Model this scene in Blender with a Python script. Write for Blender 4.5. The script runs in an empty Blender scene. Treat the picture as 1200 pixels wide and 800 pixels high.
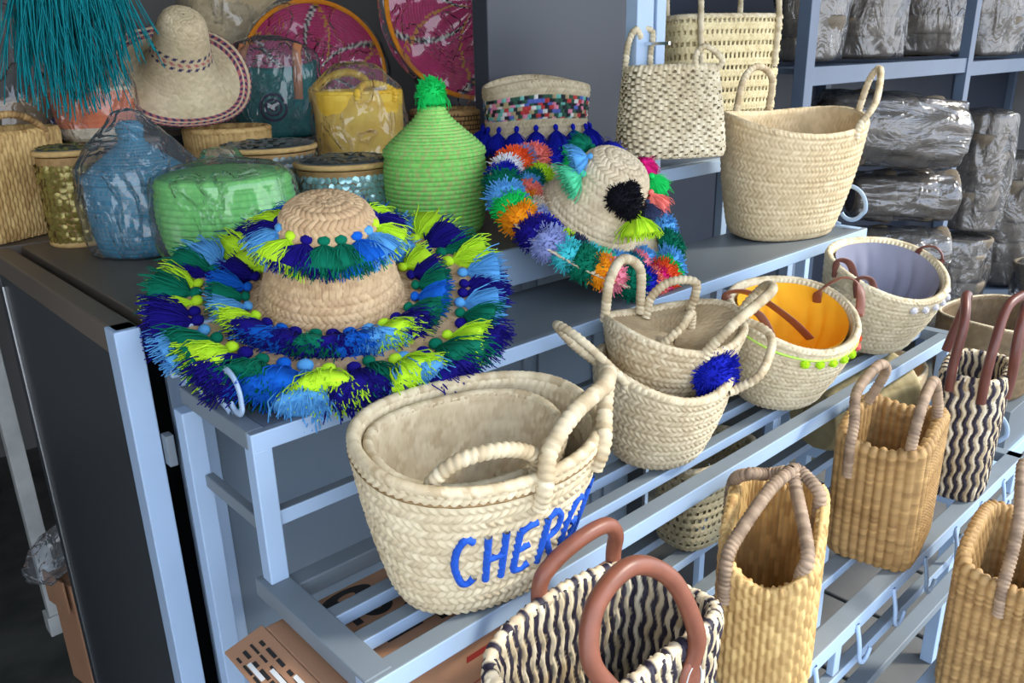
import bpy, bmesh, math, random
import numpy as np
from mathutils import Vector, Matrix, Euler
PI = math.pi
SC = bpy.context.scene
COL = SC.collection
random.seed(7)
NR = np.random.default_rng(7)

# ------------------------------------------------------------------ camera, sky, sun, exposure
cam = bpy.data.cameras.new('camera'); cam_o = bpy.data.objects.new('camera', cam); COL.objects.link(cam_o)
cam.sensor_width = 36.0; cam.sensor_fit = 'HORIZONTAL'; cam.lens = 36.0 * 958.0 / 1200.0
cam.clip_start = 0.02; cam.clip_end = 200
RM = Matrix(((0.73469197, 0.24249119, -0.63358166), (-0.67802154, 0.23123917, -0.69772146), (-0.02268241, 0.94219237, 0.33430381)))
cam_o.matrix_world = Matrix.Translation((0, 0, 1.5)) @ RM.to_4x4()
SC.camera = cam_o
cam.dof.use_dof = False

world = bpy.data.worlds.new('sky'); SC.world = world; world.use_nodes = True
wn = world.node_tree.nodes; wl = world.node_tree.links
bg = wn['Background']
tc = wn.new('ShaderNodeTexCoord'); sep = wn.new('ShaderNodeSeparateXYZ'); mr = wn.new('ShaderNodeValToRGB')
wl.new(tc.outputs['Generated'], sep.inputs[0]); wl.new(sep.outputs['Z'], mr.inputs[0])
mr.color_ramp.elements[0].position = 0.0; mr.color_ramp.elements[0].color = (0.86, 0.90, 0.96, 1)
mr.color_ramp.elements[1].position = 0.8; mr.color_ramp.elements[1].color = (0.50, 0.66, 0.92, 1)
wl.new(mr.outputs[0], bg.inputs[0]); bg.inputs[1].default_value = 1.9

sun = bpy.data.lights.new('sun', 'SUN'); sun_o = bpy.data.objects.new('sun', sun); COL.objects.link(sun_o)
sun.energy = 2.4; sun.angle = math.radians(9.0); sun.color = (1.0, 0.93, 0.80)
sun_o.rotation_euler = Vector((0.50, -0.52, 0.70)).to_track_quat('Z', 'Y').to_euler()
sun_o.location = (4, -4, 5)

vs = SC.view_settings
vs.view_transform = 'Standard'; vs.look = 'None'; vs.gamma = 1.0; vs.use_curve_mapping = False
vs.exposure = 0.88

# ------------------------------------------------------------------ basic helpers
def tag(o, label=None, cat=None, group=None, kind=None):
    if label: o['label'] = label
    if cat: o['category'] = cat
    if group: o['group'] = group
    if kind: o['kind'] = kind
    return o

def thing(name, label, cat, loc=(0, 0, 0), rot=(0, 0, 0), group=None):
    o = bpy.data.objects.new(name, None); COL.objects.link(o)
    o.empty_display_size = 0.05
    o.location = loc; o.rotation_euler = rot
    return tag(o, label, cat, group)

def link(name, me, mats, parent=None, kind=None, label=None):
    if mats is not None:
        if not isinstance(mats, (list, tuple)): mats = [mats]
        if len(me.materials) == 0:
            for m in mats: me.materials.append(m)
    o = bpy.data.objects.new(name, me); COL.objects.link(o)
    if parent is not None: o.parent = parent
    if kind: o['kind'] = kind
    if label: o['label'] = label
    return o

def raw_mesh(name, V, F, col=None, smooth=True):
    V = np.asarray(V, dtype=np.float32); F = np.asarray(F, dtype=np.int32)
    me = bpy.data.meshes.new(name)
    n = len(V); k = F.shape[1]
    me.vertices.add(n); me.vertices.foreach_set('co', V.ravel())
    me.loops.add(F.size); me.loops.foreach_set('vertex_index', F.ravel())
    me.polygons.add(len(F)); me.polygons.foreach_set('loop_start', np.arange(0, F.size, k, dtype=np.int32))
    me.polygons.foreach_set('use_smooth', np.full(len(F), smooth))
    if col is not None:
        a = me.color_attributes.new('Col', 'FLOAT_COLOR', 'POINT')
        c = np.ones((n, 4), dtype=np.float32); c[:, :3] = col
        a.data.foreach_set('color', c.ravel())
    me.update(calc_edges=True); me.validate()
    return me

class Acc:
    """collects several quad grids into one mesh"""
    def __init__(s): s.V = []; s.F = []; s.C = []; s.n = 0
    def add(s, V, F, C=None):
        s.V.append(V); s.F.append(F + s.n); s.n += len(V)
        s.C.append(np.ones((len(V), 3)) * .5 if C is None else C)
    def mesh(s, name, smooth=True):
        return raw_mesh(name, np.concatenate(s.V), np.concatenate(s.F), np.concatenate(s.C), smooth)

def box_arrays(c, d, bev=0.0):
    x, y, z = d[0] / 2, d[1] / 2, d[2] / 2
    V = np.array([[sx * x, sy * y, sz * z] for sz in (-1, 1) for sy in (-1, 1) for sx in (-1, 1)]) + np.array(c)
    F = np.array([[0, 2, 3, 1], [4, 5, 7, 6], [0, 1, 5, 4], [2, 6, 7, 3], [0, 4, 6, 2], [1, 3, 7, 5]])
    return V, F

def bbox_part(name, lo, hi, m, parent=None, bev=0.0015, kind=None, label=None):
    bm = bmesh.new()
    bmesh.ops.create_cube(bm, size=1.0)
    lo = Vector(lo); hi = Vector(hi); c = (lo + hi) / 2; d = hi - lo
    for v in bm.verts: v.co = Vector((v.co.x * d.x, v.co.y * d.y, v.co.z * d.z)) + c
    if bev > 0: bmesh.ops.bevel(bm, geom=bm.edges[:], offset=bev, segments=2, affect='EDGES', profile=0.5)
    me = bpy.data.meshes.new(name); bm.to_mesh(me); bm.free()
    return link(name, me, m, parent, kind, label)

def spline(pts, n=40, closed=False):
    P = np.array(pts, dtype=float); out = []
    m = len(P); segs = m if closed else m - 1
    per = max(2, n // segs)
    for i in range(segs):
        if closed: a, b, c, d = P[(i - 1) % m], P[i], P[(i + 1) % m], P[(i + 2) % m]
        else: a, b, c, d = P[max(i - 1, 0)], P[i], P[i + 1], P[min(i + 2, m - 1)]
        for k in range(per):
            t = k / per
            out.append(.5 * ((2 * b) + (-a + c) * t + (2 * a - 5 * b + 4 * c - d) * t * t + (-a + 3 * b - 3 * c + d) * t ** 3))
    if not closed: out.append(P[-1])
    return np.array(out)

def frames(P, closed=False, up=None):
    n = len(P)
    T = np.gradient(P, axis=0)
    if closed: T = np.roll(P, -1, 0) - np.roll(P, 1, 0)
    T /= np.linalg.norm(T, axis=1)[:, None] + 1e-12
    if up is not None:
        A = np.cross(T, np.array(up, float)); A /= np.linalg.norm(A, axis=1)[:, None] + 1e-9
        return T, A, np.cross(A, T)
    A = np.zeros_like(P)
    v = np.array([0, 0, 1.0]) if abs(T[0][2]) < .9 else np.array([1.0, 0, 0])
    a = np.cross(T[0], v); a /= np.linalg.norm(a)
    for i in range(n):
        a = a - T[i] * (a @ T[i]); a /= np.linalg.norm(a) + 1e-12
        A[i] = a
    return T, A, np.cross(T, A)

def tube_grid(path, r, m=10, rx=1.0, ry=1.0, closed=False, up=None):
    """P[m, n, 3]: closed around m"""
    path = np.asarray(path); T, A, B = frames(path, closed, up)
    if closed:
        path = np.concatenate([path, path[:1]]); A = np.concatenate([A, A[:1]]); B = np.concatenate([B, B[:1]])
    r = np.broadcast_to(np.asarray(r, float), (len(path),))
    th = np.arange(m) / m * 2 * PI
    return path[None] + (np.cos(th)[:, None, None] * A[None] * rx + np.sin(th)[:, None, None] * B[None] * ry) * r[None, :, None]

def hsh(a, b=0.0):
    x = np.sin(a * 127.1 + b * 311.7 + 1.3) * 43758.5453
    return x - np.floor(x)

def grid(P, pat=None, amp=0.0, flip=False, capends=False):
    """quad grid closed in its first axis, displaced along the normal by the woven pattern"""
    Nu, Nv = P.shape[:2]
    col = np.ones((Nu, Nv, 3)) * .5; hole = None
    if pat is not None:
        dv = np.linalg.norm(np.diff(P, axis=1), axis=2).mean(0)
        V = np.concatenate([[0], np.cumsum(dv)])[None]
        C = np.linalg.norm(P - np.roll(P, 1, 0), axis=2).sum(0)[None]
        u = (np.arange(Nu) / Nu)[:, None]
        res = pat(u, V, C)
        h, col = res[0], res[1]
        if len(res) > 2: hole = res[2]
        du = np.roll(P, -1, 0) - np.roll(P, 1, 0)
        dw = np.gradient(P, axis=1)
        N = np.cross(du, dw); N /= np.linalg.norm(N, axis=2)[..., None] + 1e-9
        if flip: N = -N
        P = P + N * (h * amp)[..., None]
    idx = np.arange(Nu * Nv).reshape(Nu, Nv)
    a = idx[:, :-1]; b = np.roll(idx, -1, 0)[:, :-1]; c = np.roll(idx, -1, 0)[:, 1:]; d = idx[:, 1:]
    F = np.stack([a, b, c, d], -1)
    if flip: F = F[..., ::-1]
    if hole is not None:
        keep = ~hole[:, :-1]; F = F[keep]
    else: F = F.reshape(-1, 4)
    return P.reshape(-1, 3), F.reshape(-1, 4), col.reshape(-1, 3)

# ------------------------------------------------------------------ woven patterns
def lin(r, g, b):
    f = lambda c: ((c / 255 + .055) / 1.055) ** 2.4 if c > 10 else c / 255 / 12.92
    return np.array([f(r), f(g), f(b)])
PALM = (lin(184, 164, 130), lin(230, 216, 184))
PALM_PALE = (lin(186, 170, 136), lin(232, 220, 190))
PALM_DRY = (lin(168, 140, 104), lin(214, 186, 146))
SEAGRASS = (lin(168, 128, 76), lin(232, 198, 134))
RUSH = (lin(128, 96, 58), lin(196, 160, 106))
GREYTAN = (lin(96, 80, 60), lin(134, 114, 86))
def mixc(pal, t): return pal[0] + (pal[1] - pal[0]) * t[..., None]
def s01(x, p=.5): return np.clip(np.sin(PI * x), 0, 1) ** p

def herring(row=.011, step=.009, slant=.9, pal=PALM, bands=None):
    def f(u, V, C):
        k = np.floor(V / row); t = V / row - k
        Cr = np.interp((k + .5) * row, V[0], C[0])
        n = np.maximum(5, np.round(Cr / step))
        s = np.where(k % 2 == 0, 1, -1)
        ph = u * n + s * (t - .5) * slant + hsh(np.floor(k / 2), 3.1)
        c = np.mod(np.floor(ph), n); p = ph - np.floor(ph)
        h = s01(p, .42) * (.22 + .78 * s01(t, .42))
        tone = .42 + .58 * hsh(c, k)
        col = mixc(pal, np.clip(tone, 0, 1))
        if bands:
            for (v0, v1, ca, cb) in bands:
                m = (V >= v0) & (V < v1)
                alt = ((c + k) % 2 == 0)
                col = np.where((m & alt)[..., None], ca, col)
                if cb is not None: col = np.where((m & ~alt)[..., None], cb, col)
        return h, col
    return f

def twine(colw=.008, ln=.022, pal=SEAGRASS, wav=0.0, gaps=False):
    def f(u, V, C):
        n = max(6, round(float(C.mean()) / colw / 2) * 2)
        uu = u * n + wav * np.sin(V / .014)
        j = np.mod(np.floor(uu), n); p = uu - np.floor(uu)
        q = V / ln + .5 * (j % 2) + .25 * hsh(j, 5.0)
        c = np.floor(q); q = q - c
        h = s01(p, .5) * (.3 + .7 * s01(q, .45))
        if gaps: return h, mixc(pal, .3 + .7 * hsh(j, c)), (q < .26) & (p > .25) & (V > .02) & (V < V.max() * .46)
        return h, mixc(pal, .3 + .7 * hsh(j, c))
    return f

DARKSTR = lin(40, 34, 52)
def stripe(colw=.010, ln=.03, pal=(lin(196, 176, 140), lin(236, 224, 196)), wav=.30):
    def f(u, V, C):
        n = max(6, round(float(C.mean()) / colw / 2) * 2)
        uu = u * n + wav * np.sin(V / .0062 + 2.0 * np.sin(u * 2 * PI * 3))
        j = np.mod(np.floor(uu), n); p = uu - np.floor(uu)
        q = V / ln + .5 * (np.floor(j / 2) % 2)
        c = np.floor(q); q = q - c
        h = s01(p, .5) * (.45 + .55 * s01(q, .5))
        col = mixc(pal, hsh(j, c))
        dk = np.broadcast_to((j % 2 == 0), h.shape)
        col = np.where(dk[..., None], DARKSTR + .02 * hsh(c, j)[..., None], col)
        return h, col
    return f

def ribs(w=.012, fine=.004, pal=RUSH):
    def f(u, V, C):
        n = max(6, round(float(C.mean()) / w))
        j = np.floor(u * n); p = u * n - j
        q = V / fine + .5 * (j % 2); c = np.floor(q); q = q - c
        h = .65 * s01(p, .5) + .35 * s01(q, .7)
        return h, mixc(pal, .2 + .4 * hsh(j, c) + .4 * hsh(c, 2.0) * np.ones_like(u))
    return f

def coil(row=.008, stitch=.006, pal=None, under=None, ratio=.72, mixfn=None):
    pal = (pal[0] * .55 + pal[1] * .45, pal[1])
    def f(u, V, C):
        k = np.floor(V / row); t = V / row - k
        Cr = np.interp((k + .5) * row, V[0], C[0])
        n = np.maximum(5, np.round(Cr / stitch))
        ph = u * n + .5 * (k % 2); c = np.mod(np.floor(ph), n); p = ph - np.floor(ph)
        h = s01(t, .5) * (.9 + .1 * s01(p, .7))
        col = mixc(pal, hsh(c, k))
        if under is not None:
            col = np.where(((p > ratio) | (t < .12))[..., None], under, col)
        if mixfn is not None: col = mixfn(col, u, V, k, c)
        return h, col
    return f

def rope(pitch=.006, lead=1.0, pal=PALM):
    def f(u, V, C):
        ph = V / pitch + u * lead
        c = np.floor(ph); p = ph - c
        return s01(p, .6) * np.ones_like(u), mixc(pal, hsh(c, 7.0)) * np.ones_like(u)[..., None]
    return f

def openwork(row=.02, step=.014, pal=PALM_PALE, frac=.66, gap=.35, v0=0.0):
    base = herring(row * frac / 2, step * .7, .8, pal)
    def f(u, V, C):
        k = np.floor(V / row); t = V / row - k
        h, col = base(u, V, C)
        n = np.round(float(C.mean()) / step)
        ph = u * n + .5 * (k % 2); p = ph - np.floor(ph)
        hole = (t > frac) & (p > gap) & (V > v0) & (V < V.max() - v0)
        h = h * np.where(t > frac, .4, 1.0)
        return h, col, hole
    return f

# ------------------------------------------------------------------ materials
def new_mat(name):
    m = bpy.data.materials.new(name); m.use_nodes = True
    return m, m.node_tree.nodes, m.node_tree.links, m.node_tree.nodes['Principled BSDF']

def mat_plain(name, rgb, rough=.6, metal=0.0, noise=0.0, nscale=20.0, bump=0.0, rgb2=None, spec=.5):
    m, n, l, b = new_mat(name)
    b.inputs['Roughness'].default_value = rough; b.inputs['Metallic'].default_value = metal
    b.inputs['Specular IOR Level'].default_value = spec
    b.inputs['Base Color'].default_value = (*rgb, 1)
    t = n.new('ShaderNodeTexCoord')
    nz = n.new('ShaderNodeTexNoise'); nz.inputs['Scale'].default_value = nscale; nz.inputs['Detail'].default_value = 6
    l.new(t.outputs['Object'], nz.inputs['Vector'])
    if noise > 0 or rgb2 is not None:
        mx = n.new('ShaderNodeMix'); mx.data_type = 'RGBA'
        c2 = rgb2 if rgb2 is not None else tuple(max(0, c * (1 - noise)) for c in rgb)
        mx.inputs[6].default_value = (*rgb, 1); mx.inputs[7].default_value = (*c2, 1)
        rp = n.new('ShaderNodeValToRGB'); rp.color_ramp.elements[0].position = .38; rp.color_ramp.elements[1].position = .68
        l.new(nz.outputs[0], rp.inputs[0]); l.new(rp.outputs[0], mx.inputs[0]); l.new(mx.outputs[2], b.inputs['Base Color'])
    if bump > 0:
        bp = n.new('ShaderNodeBump'); bp.inputs['Strength'].default_value = bump; bp.inputs['Distance'].default_value = .004
        l.new(nz.outputs[0], bp.inputs['Height']); l.new(bp.outputs[0], b.inputs['Normal'])
    return m

def mat_straw(name, rough=.62, tint=(1, 1, 1)):
    m, n, l, b = new_mat(name)
    a = n.new('ShaderNodeVertexColor'); a.layer_name = 'Col'
    t = n.new('ShaderNodeTexCoord')
    nz = n.new('ShaderNodeTexNoise'); nz.inputs['Scale'].default_value = 9.0; nz.inputs['Detail'].default_value = 5
    l.new(t.outputs['Object'], nz.inputs['Vector'])
    mx = n.new('ShaderNodeMix'); mx.data_type = 'RGBA'; mx.blend_type = 'MULTIPLY'; mx.inputs[0].default_value = 1.0
    rp = n.new('ShaderNodeValToRGB')
    rp.color_ramp.elements[0].position = .3; rp.color_ramp.elements[0].color = (.84 * tint[0], .80 * tint[1], .74 * tint[2], 1)
    rp.color_ramp.elements[1].position = .7; rp.color_ramp.elements[1].color = (*tint, 1)
    l.new(nz.outputs[0], rp.inputs[0]); l.new(a.outputs[0], mx.inputs[6]); l.new(rp.outputs[0], mx.inputs[7])
    l.new(mx.outputs[2], b.inputs['Base Color'])
    b.inputs['Roughness'].default_value = rough
    b.inputs['Specular IOR Level'].default_value = .35
    n2 = n.new('ShaderNodeTexNoise'); n2.inputs['Scale'].default_value = 700.0; n2.inputs['Detail'].default_value = 2
    l.new(t.outputs['Object'], n2.inputs['Vector'])
    bp = n.new('ShaderNodeBump'); bp.inputs['Strength'].default_value = .25; bp.inputs['Distance'].default_value = .001
    l.new(n2.outputs[0], bp.inputs['Height']); l.new(bp.outputs[0], b.inputs['Normal'])
    return m

def mat_plastic(name, haze=.08, tint=(.95, .97, 1.0), scale=14.0, bump=.8, gloss=.35, rough=.09, base=.10, crease=False):
    m = bpy.data.materials.new(name); m.use_nodes = True
    n = m.node_tree.nodes; l = m.node_tree.links
    n.remove(n['Principled BSDF']); out = n['Material Output']
    t = n.new('ShaderNodeTexCoord')
    nz = n.new('ShaderNodeTexNoise'); nz.inputs['Scale'].default_value = scale; nz.inputs['Detail'].default_value = 4; nz.inputs['Distortion'].default_value = 1.2
    mp = n.new('ShaderNodeMapping'); mp.inputs['Scale'].default_value = (1, 1, .45); mp.inputs['Rotation'].default_value = (.3, .5, .2)
    l.new(t.outputs['Object'], mp.inputs[0]); l.new(mp.outputs[0], nz.inputs['Vector'])
    rd = n.new('ShaderNodeMath'); rd.operation = 'SUBTRACT'; rd.inputs[1].default_value = .5
    ab = n.new('ShaderNodeMath'); ab.operation = 'ABSOLUTE'
    l.new(nz.outputs[0], rd.inputs[0]); l.new(rd.outputs[0], ab.inputs[0])
    bp = n.new('ShaderNodeBump'); bp.inputs['Strength'].default_value = bump; bp.inputs['Distance'].default_value = .03
    if crease:
        rp = n.new('ShaderNodeMapRange'); rp.inputs[1].default_value = 0.0; rp.inputs[2].default_value = .05; rp.inputs[3].default_value = 1.0; rp.inputs[4].default_value = 0.0; rp.interpolation_type = 'SMOOTHSTEP'
        l.new(ab.outputs[0], rp.inputs[0]); l.new(rp.outputs[0], bp.inputs['Height']); bp.inputs['Distance'].default_value = .008
    else: l.new(ab.outputs[0], bp.inputs['Height'])
    tr = n.new('ShaderNodeBsdfTransparent'); tr.inputs[0].default_value = (*tint, 1)
    gl = n.new('ShaderNodeBsdfGlossy'); gl.inputs['Roughness'].default_value = rough
    df = n.new('ShaderNodeBsdfDiffuse'); df.inputs[0].default_value = (.8, .83, .86, 1)
    lw = n.new('ShaderNodeLayerWeight'); lw.inputs[0].default_value = gloss
    for x in (gl, lw): l.new(bp.outputs[0], x.inputs['Normal'])
    fa = n.new('ShaderNodeMath'); fa.operation = 'MULTIPLY_ADD'; fa.inputs[1].default_value = 1.0; fa.inputs[2].default_value = base; fa.use_clamp = True
    l.new(lw.outputs['Fresnel'], fa.inputs[0])
    m1 = n.new('ShaderNodeMixShader'); m2 = n.new('ShaderNodeMixShader')
    m1.inputs[0].default_value = haze
    l.new(tr.outputs[0], m1.inputs[1]); l.new(df.outputs[0], m1.inputs[2])
    l.new(fa.outputs[0], m2.inputs[0]); l.new(m1.outputs[0], m2.inputs[1]); l.new(gl.outputs[0], m2.inputs[2])
    l.new(m2.outputs[0], out.inputs[0])
    return m

M = {}
M['straw'] = mat_straw('woven_straw')
M['yarncol'] = mat_straw('woven_yarn', .8)
M['rail'] = mat_plain('blue_grey_paint', lin(166, 190, 218), .38, 0, .06, 6, 0, None, .5)
M['rail_dull'] = mat_plain('grey_paint_and_shade', lin(122, 132, 140), .55, 0, .12, 9)  # plain dull grey, also used as painted shade on rail tops
M['sheet'] = mat_plain('grey_sheet_metal', lin(104, 112, 118), .42, 0, .14, 5)
M['cab_top'] = mat_plain('brown_grey_counter', lin(104, 94, 84), .5, 0, .15, 4)
M['cab_side'] = mat_plain('dark_grey_panel', lin(58, 62, 66), .4, 0, .1, 3)
M['cab_front'] = mat_plain('blue_grey_gloss', lin(122, 138, 154), .22, 0, .05, 2)
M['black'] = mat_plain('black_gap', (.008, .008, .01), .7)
M['chrome'] = mat_plain('bare_metal', (.75, .78, .82), .25, 1.0)
M['white_paint'] = mat_plain('chipped_white_paint', lin(205, 208, 205), .5, 0, .25, 14)
M['locker'] = mat_plain('charcoal_locker', lin(66, 70, 80), .38, 0, .08, 3)
M['unit'] = mat_plain('slate_blue_paint', lin(90, 106, 128), .4, 0, .1, 6)
M['unit_dark'] = mat_plain('dark_slate_panel', lin(46, 54, 70), .5, 0, .1, 4)
M['leather'] = mat_plain('brown_leather', lin(132, 78, 58), .42, 0, .22, 40, .15)
M['leather_dark'] = mat_plain('dark_brown_leather', lin(104, 58, 48), .4, 0, .2, 40, .15)
M['leather_tan'] = mat_plain('tan_leather', lin(196, 128, 84), .5, 0, .15, 40)
M['yellow_cloth'] = mat_plain('yellow_cotton', lin(240, 178, 30), .85, 0, .1, 18, .2)
M['grey_cloth'] = mat_plain('grey_cotton', lin(142, 142, 158), .85, 0, .15, 10, .3)
M['card'] = mat_plain('cardboard', lin(178, 132, 100), .8, 0, .1, 8)
M['ink'] = mat_plain('black_print', (.02, .018, .016), .8)
M['red_ink'] = mat_plain('red_print', lin(150, 40, 30), .8)
M['blue_wool'] = mat_plain('blue_embroidery', lin(16, 84, 196), .8, 0, .15, 200, .6)
M['plastic'] = mat_plastic('clear_plastic', .06, scale=9, bump=.9, gloss=.12, rough=.05, base=.07, crease=True)
M['wrap'] = mat_plastic('cloudy_wrap', .05, tint=(.93, .93, .95), scale=13, bump=.9, gloss=.24, rough=.11, base=.10)
M['tape'] = mat_plain('shiny_tape', (.8, .8, .78), .1)
def sequin_mat(name, c, rough=.18):
    return mat_plain(name, c, rough, .35, .35, 90)
M['gold'] = sequin_mat('gold_sequin', lin(150, 136, 70))
M['silver'] = sequin_mat('teal_silver_sequin', lin(168, 214, 214))
M['graphite'] = sequin_mat('graphite_sequin', lin(118, 130, 128), .3)
YARN = {k: mat_plain('yarn_' + k, lin(*c), .9, 0, .12, 60, 0, None, .2) for k, c in dict(
    lime=(196, 240, 48), navy=(22, 12, 120), green=(0, 112, 84), sky=(92, 164, 222), blue=(14, 96, 200), royal=(18, 30, 170),
    orange=(240, 92, 40), coral=(244, 128, 116), pink=(244, 140, 160), magenta=(216, 24, 120), aqua=(72, 200, 208), mint=(90, 214, 160),
    emerald=(24, 206, 96), lavender=(140, 150, 200), cream=(206, 190, 170), amber=(240, 150, 20), black=(14, 12, 22), teal=(0, 112, 130),
    slate=(52, 60, 92), purple=(60, 34, 140), white=(235, 235, 240), turq=(24, 150, 160), grass=(36, 200, 84)).items()}

# ------------------------------------------------------------------ basket builder
def superellipse(n, L, W, N):
    t = np.linspace(0, 2 * PI, 2000, endpoint=False)
    c, s = np.cos(t), np.sin(t)
    x = L * np.sign(c) * np.abs(c) ** (2 / n); y = W * np.sign(s) * np.abs(s) ** (2 / n)
    d = np.hypot(np.diff(np.append(x, x[0])), np.diff(np.append(y, y[0])))
    a = np.concatenate([[0], np.cumsum(d)])
    q = np.arange(N) / N * a[-1]
    return np.stack([np.interp(q, a, np.append(x, x[0])), np.interp(q, a, np.append(y, y[0]))], 1)

class Basket:
    def __init__(s, L, W, H, n=2.3, base=(.75, .7), wave=0.0, bulge=0.0, nu=360, thick=.007, curve=1.0, lean=(0, 0), pinch=0.0, ends=0.0, back=0.0):
        s.back = back
        s.L, s.W, s.H, s.n, s.base, s.wave, s.bulge, s.nu, s.t, s.curve, s.lean, s.pinch, s.ends = L, W, H, n, base, wave, bulge, nu, thick, curve, lean, pinch, ends
        s.xy = superellipse(n, L, W, nu)
        s.ang = np.arctan2(s.xy[:, 1] / W, s.xy[:, 0] / L)
    def ring(s, v, off=0.0, scale=1.0):
        g = v ** s.curve
        bl = s.base[0] + (1 - s.base[0]) * g + s.bulge * math.sin(PI * v)
        bw = s.base[1] + (1 - s.base[1]) * g + s.bulge * math.sin(PI * v) - s.pinch * v ** 3
        x = s.xy[:, 0] * bl; y = s.xy[:, 1] * bw
        if s.pinch:
            y = y * (1 + s.pinch * .8 * v ** 3 * (np.abs(s.xy[:, 0]) / s.L) ** 2)
        x = x * (1 - off / s.L) * scale; y = y * (1 - off / s.W) * scale
        z = s.H * v + (s.wave * np.cos(2 * s.ang) + s.ends * np.cos(s.ang) + s.back * np.sin(s.ang)) * v ** 2
        return np.stack([x + s.lean[0] * v, y + s.lean[1] * v, z * np.ones(s.nu)], 1)
    def outer(s, nv, open_bottom=False):
        rings = []
        for q in (.35, .7, .93): r = s.ring(0, 0, q); rings.append(r)
        e = .012 / s.H
        for v in np.linspace(0, 1, nv):
            r = s.ring(v)
            if v < .08:
                r = s.ring(v, .006 * (1 - v / .08))
            rings.append(r)
        return np.stack(rings, 1)
    def inner(s, nv):
        rings = [s.ring(v, s.t) + np.array([0, 0, s.t * (1 - v)]) for v in np.linspace(1, 0, nv)]
        for q in (.7, .35, .02): rings.append(s.ring(0, s.t, q) + np.array([0, 0, s.t]))
        return np.stack(rings, 1)
    def at(s, deg, v=1.0, off=0.0):
        """point of the wall at an angle (superellipse angle) and height"""
        r = s.ring(v, off); a = math.radians(deg)
        d = np.abs(np.angle(np.exp(1j * (s.ang - a)))); return r[int(np.argmin(d))]

def build_wall(b, parent, pat, amp=.003, nv=60, rim=True, rim_r=.005, rim_pal=PALM, lining=None, name='basket_wall', inner_pat=None, rim_pitch=.008, mat=None):
    mat = mat or M['straw']
    no = b.outer(nv); ni = b.inner(max(12, int(nv * .5)) if lining is None else 8)
    V, F, C = grid(np.concatenate([no, ni], 1), pat, amp * 1.55); V[:, 2] = np.maximum(V[:, 2], 0)
    o = link(name, raw_mesh(name, V, F, C), mat, parent)
    if lining is not None:
        bb = b; t = bb.t; bb.t = t + .010
        P = np.concatenate([b.ring(.985, bb.t)[:, None], bb.inner(16)[:, 1:]], 1); bb.t = t
        # soft cloth folds
        Nu, Nv = P.shape[:2]
        a = np.arange(Nu)[:, None] / Nu * 2 * PI; v = np.linspace(0, 1, Nv)[None]
        cen = P.mean(0, keepdims=True)
        f = (.05 * np.sin(a * 7 + 3 * np.sin(v * 4)) + .03 * np.sin(a * 13 + 5 * v)) * np.clip(v * 2.2, 0, 1)
        P = cen + (P - cen) * (1 - np.abs(f))[..., None]
        V, F, C = grid(P)
        link('lining', raw_mesh('lining', V, F, None), lining, parent)
    if rim:
        path = b.ring(1.0, b.t * .5)
        idx = np.linspace(0, len(path), min(len(path), 240), endpoint=False).astype(int)
        P = tube_grid(path[idx], rim_r, 8, closed=True)
        V, F, C = grid(P, rope(rim_pitch, 1.0, rim_pal), rim_r * .3)
        link('rim', raw_mesh('rim', V, F, C), mat, parent)
    return o

def rope_handle(parent, pts, r=.007, pal=PALM, n=90, pitch=.009, name='handle', lead=1.0, m=10, taper=False, amp=.28):
    n = 150; amp = .42; r = r * .86; pitch = pitch * .9
    path = spline(pts, n)
    P = tube_grid(path, r, m)
    V, F, C = grid(P, rope(pitch, lead, pal), r * amp)
    return link(name, raw_mesh(name, V, F, C), M['straw'], parent)

def strap_handle(parent, pts, mat, w=.012, t=.004, n=50, name='handle', up=None, m=12):
    path = spline(pts, n)
    th = np.arange(m) / m * 2 * PI
    P = tube_grid(path, 1.0, m, rx=w / 2, ry=t / 2, up=up)
    V, F, C = grid(P)
    # end caps
    k = P.shape[1]
    o = link(name, raw_mesh(name, V, F, None), mat, parent)
    return o

def disc(c, r, z=0.0, n=24):
    return None

# ------------------------------------------------------------------ tassels and pompoms
def strands_mesh(name, curves, r=.0007, core=None):
    ac = Acc()
    for path in curves:
        m = 3; n = len(path)
        rr = np.linspace(r, r * .75, n)
        P = tube_grid(np.array(path), rr, m)
        V, F, C = grid(P); ac.add(V, F, C)
    if core is not None:
        V, F, C = grid(core); ac.add(V, F, C)
    return raw_mesh(name, np.concatenate(ac.V), np.concatenate(ac.F), None)

def tassel_mesh(seed, n=150, L=.058, spread=.030, head=.0068):
    rg = np.random.default_rng(seed); cs = []
    for i in range(n):
        a = rg.uniform(0, 2 * PI); q = math.sqrt(rg.uniform(0, 1)); l = L * rg.uniform(.82, 1.08)
        x, y = math.cos(a) * q, math.sin(a) * q
        sp = spread * rg.uniform(.75, 1.1)
        cs.append([[x * head * .35, y * head * .35, head * 1.2], [x * sp * .55 + rg.normal(0, .001), y * sp * .55 + rg.normal(0, .001), l * .42],
                   [x * sp * .9 + rg.normal(0, .0015), y * sp * .9, l * .75], [x * sp + rg.normal(0, .003), y * sp + rg.normal(0, .003), l]])
    # head ball of wound yarn and a soft inner core
    th = np.arange(10) / 10 * 2 * PI; zz = np.linspace(-.5 * PI, .5 * PI, 7)
    core = np.stack([np.stack([np.cos(th) * head * np.cos(z), np.sin(th) * head * np.cos(z), np.full(10, head * math.sin(z) + head * .4)], 1) for z in zz] +
                    [np.stack([np.cos(th) * s * spread, np.sin(th) * s * spread, np.full(10, L * k)], 1) for k, s in ((.3, .32), (.55, .6), (.8, .8), (.86, .5), (.87, .01))], 1)
    return strands_mesh('tassel', cs, .00085, core)

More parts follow.
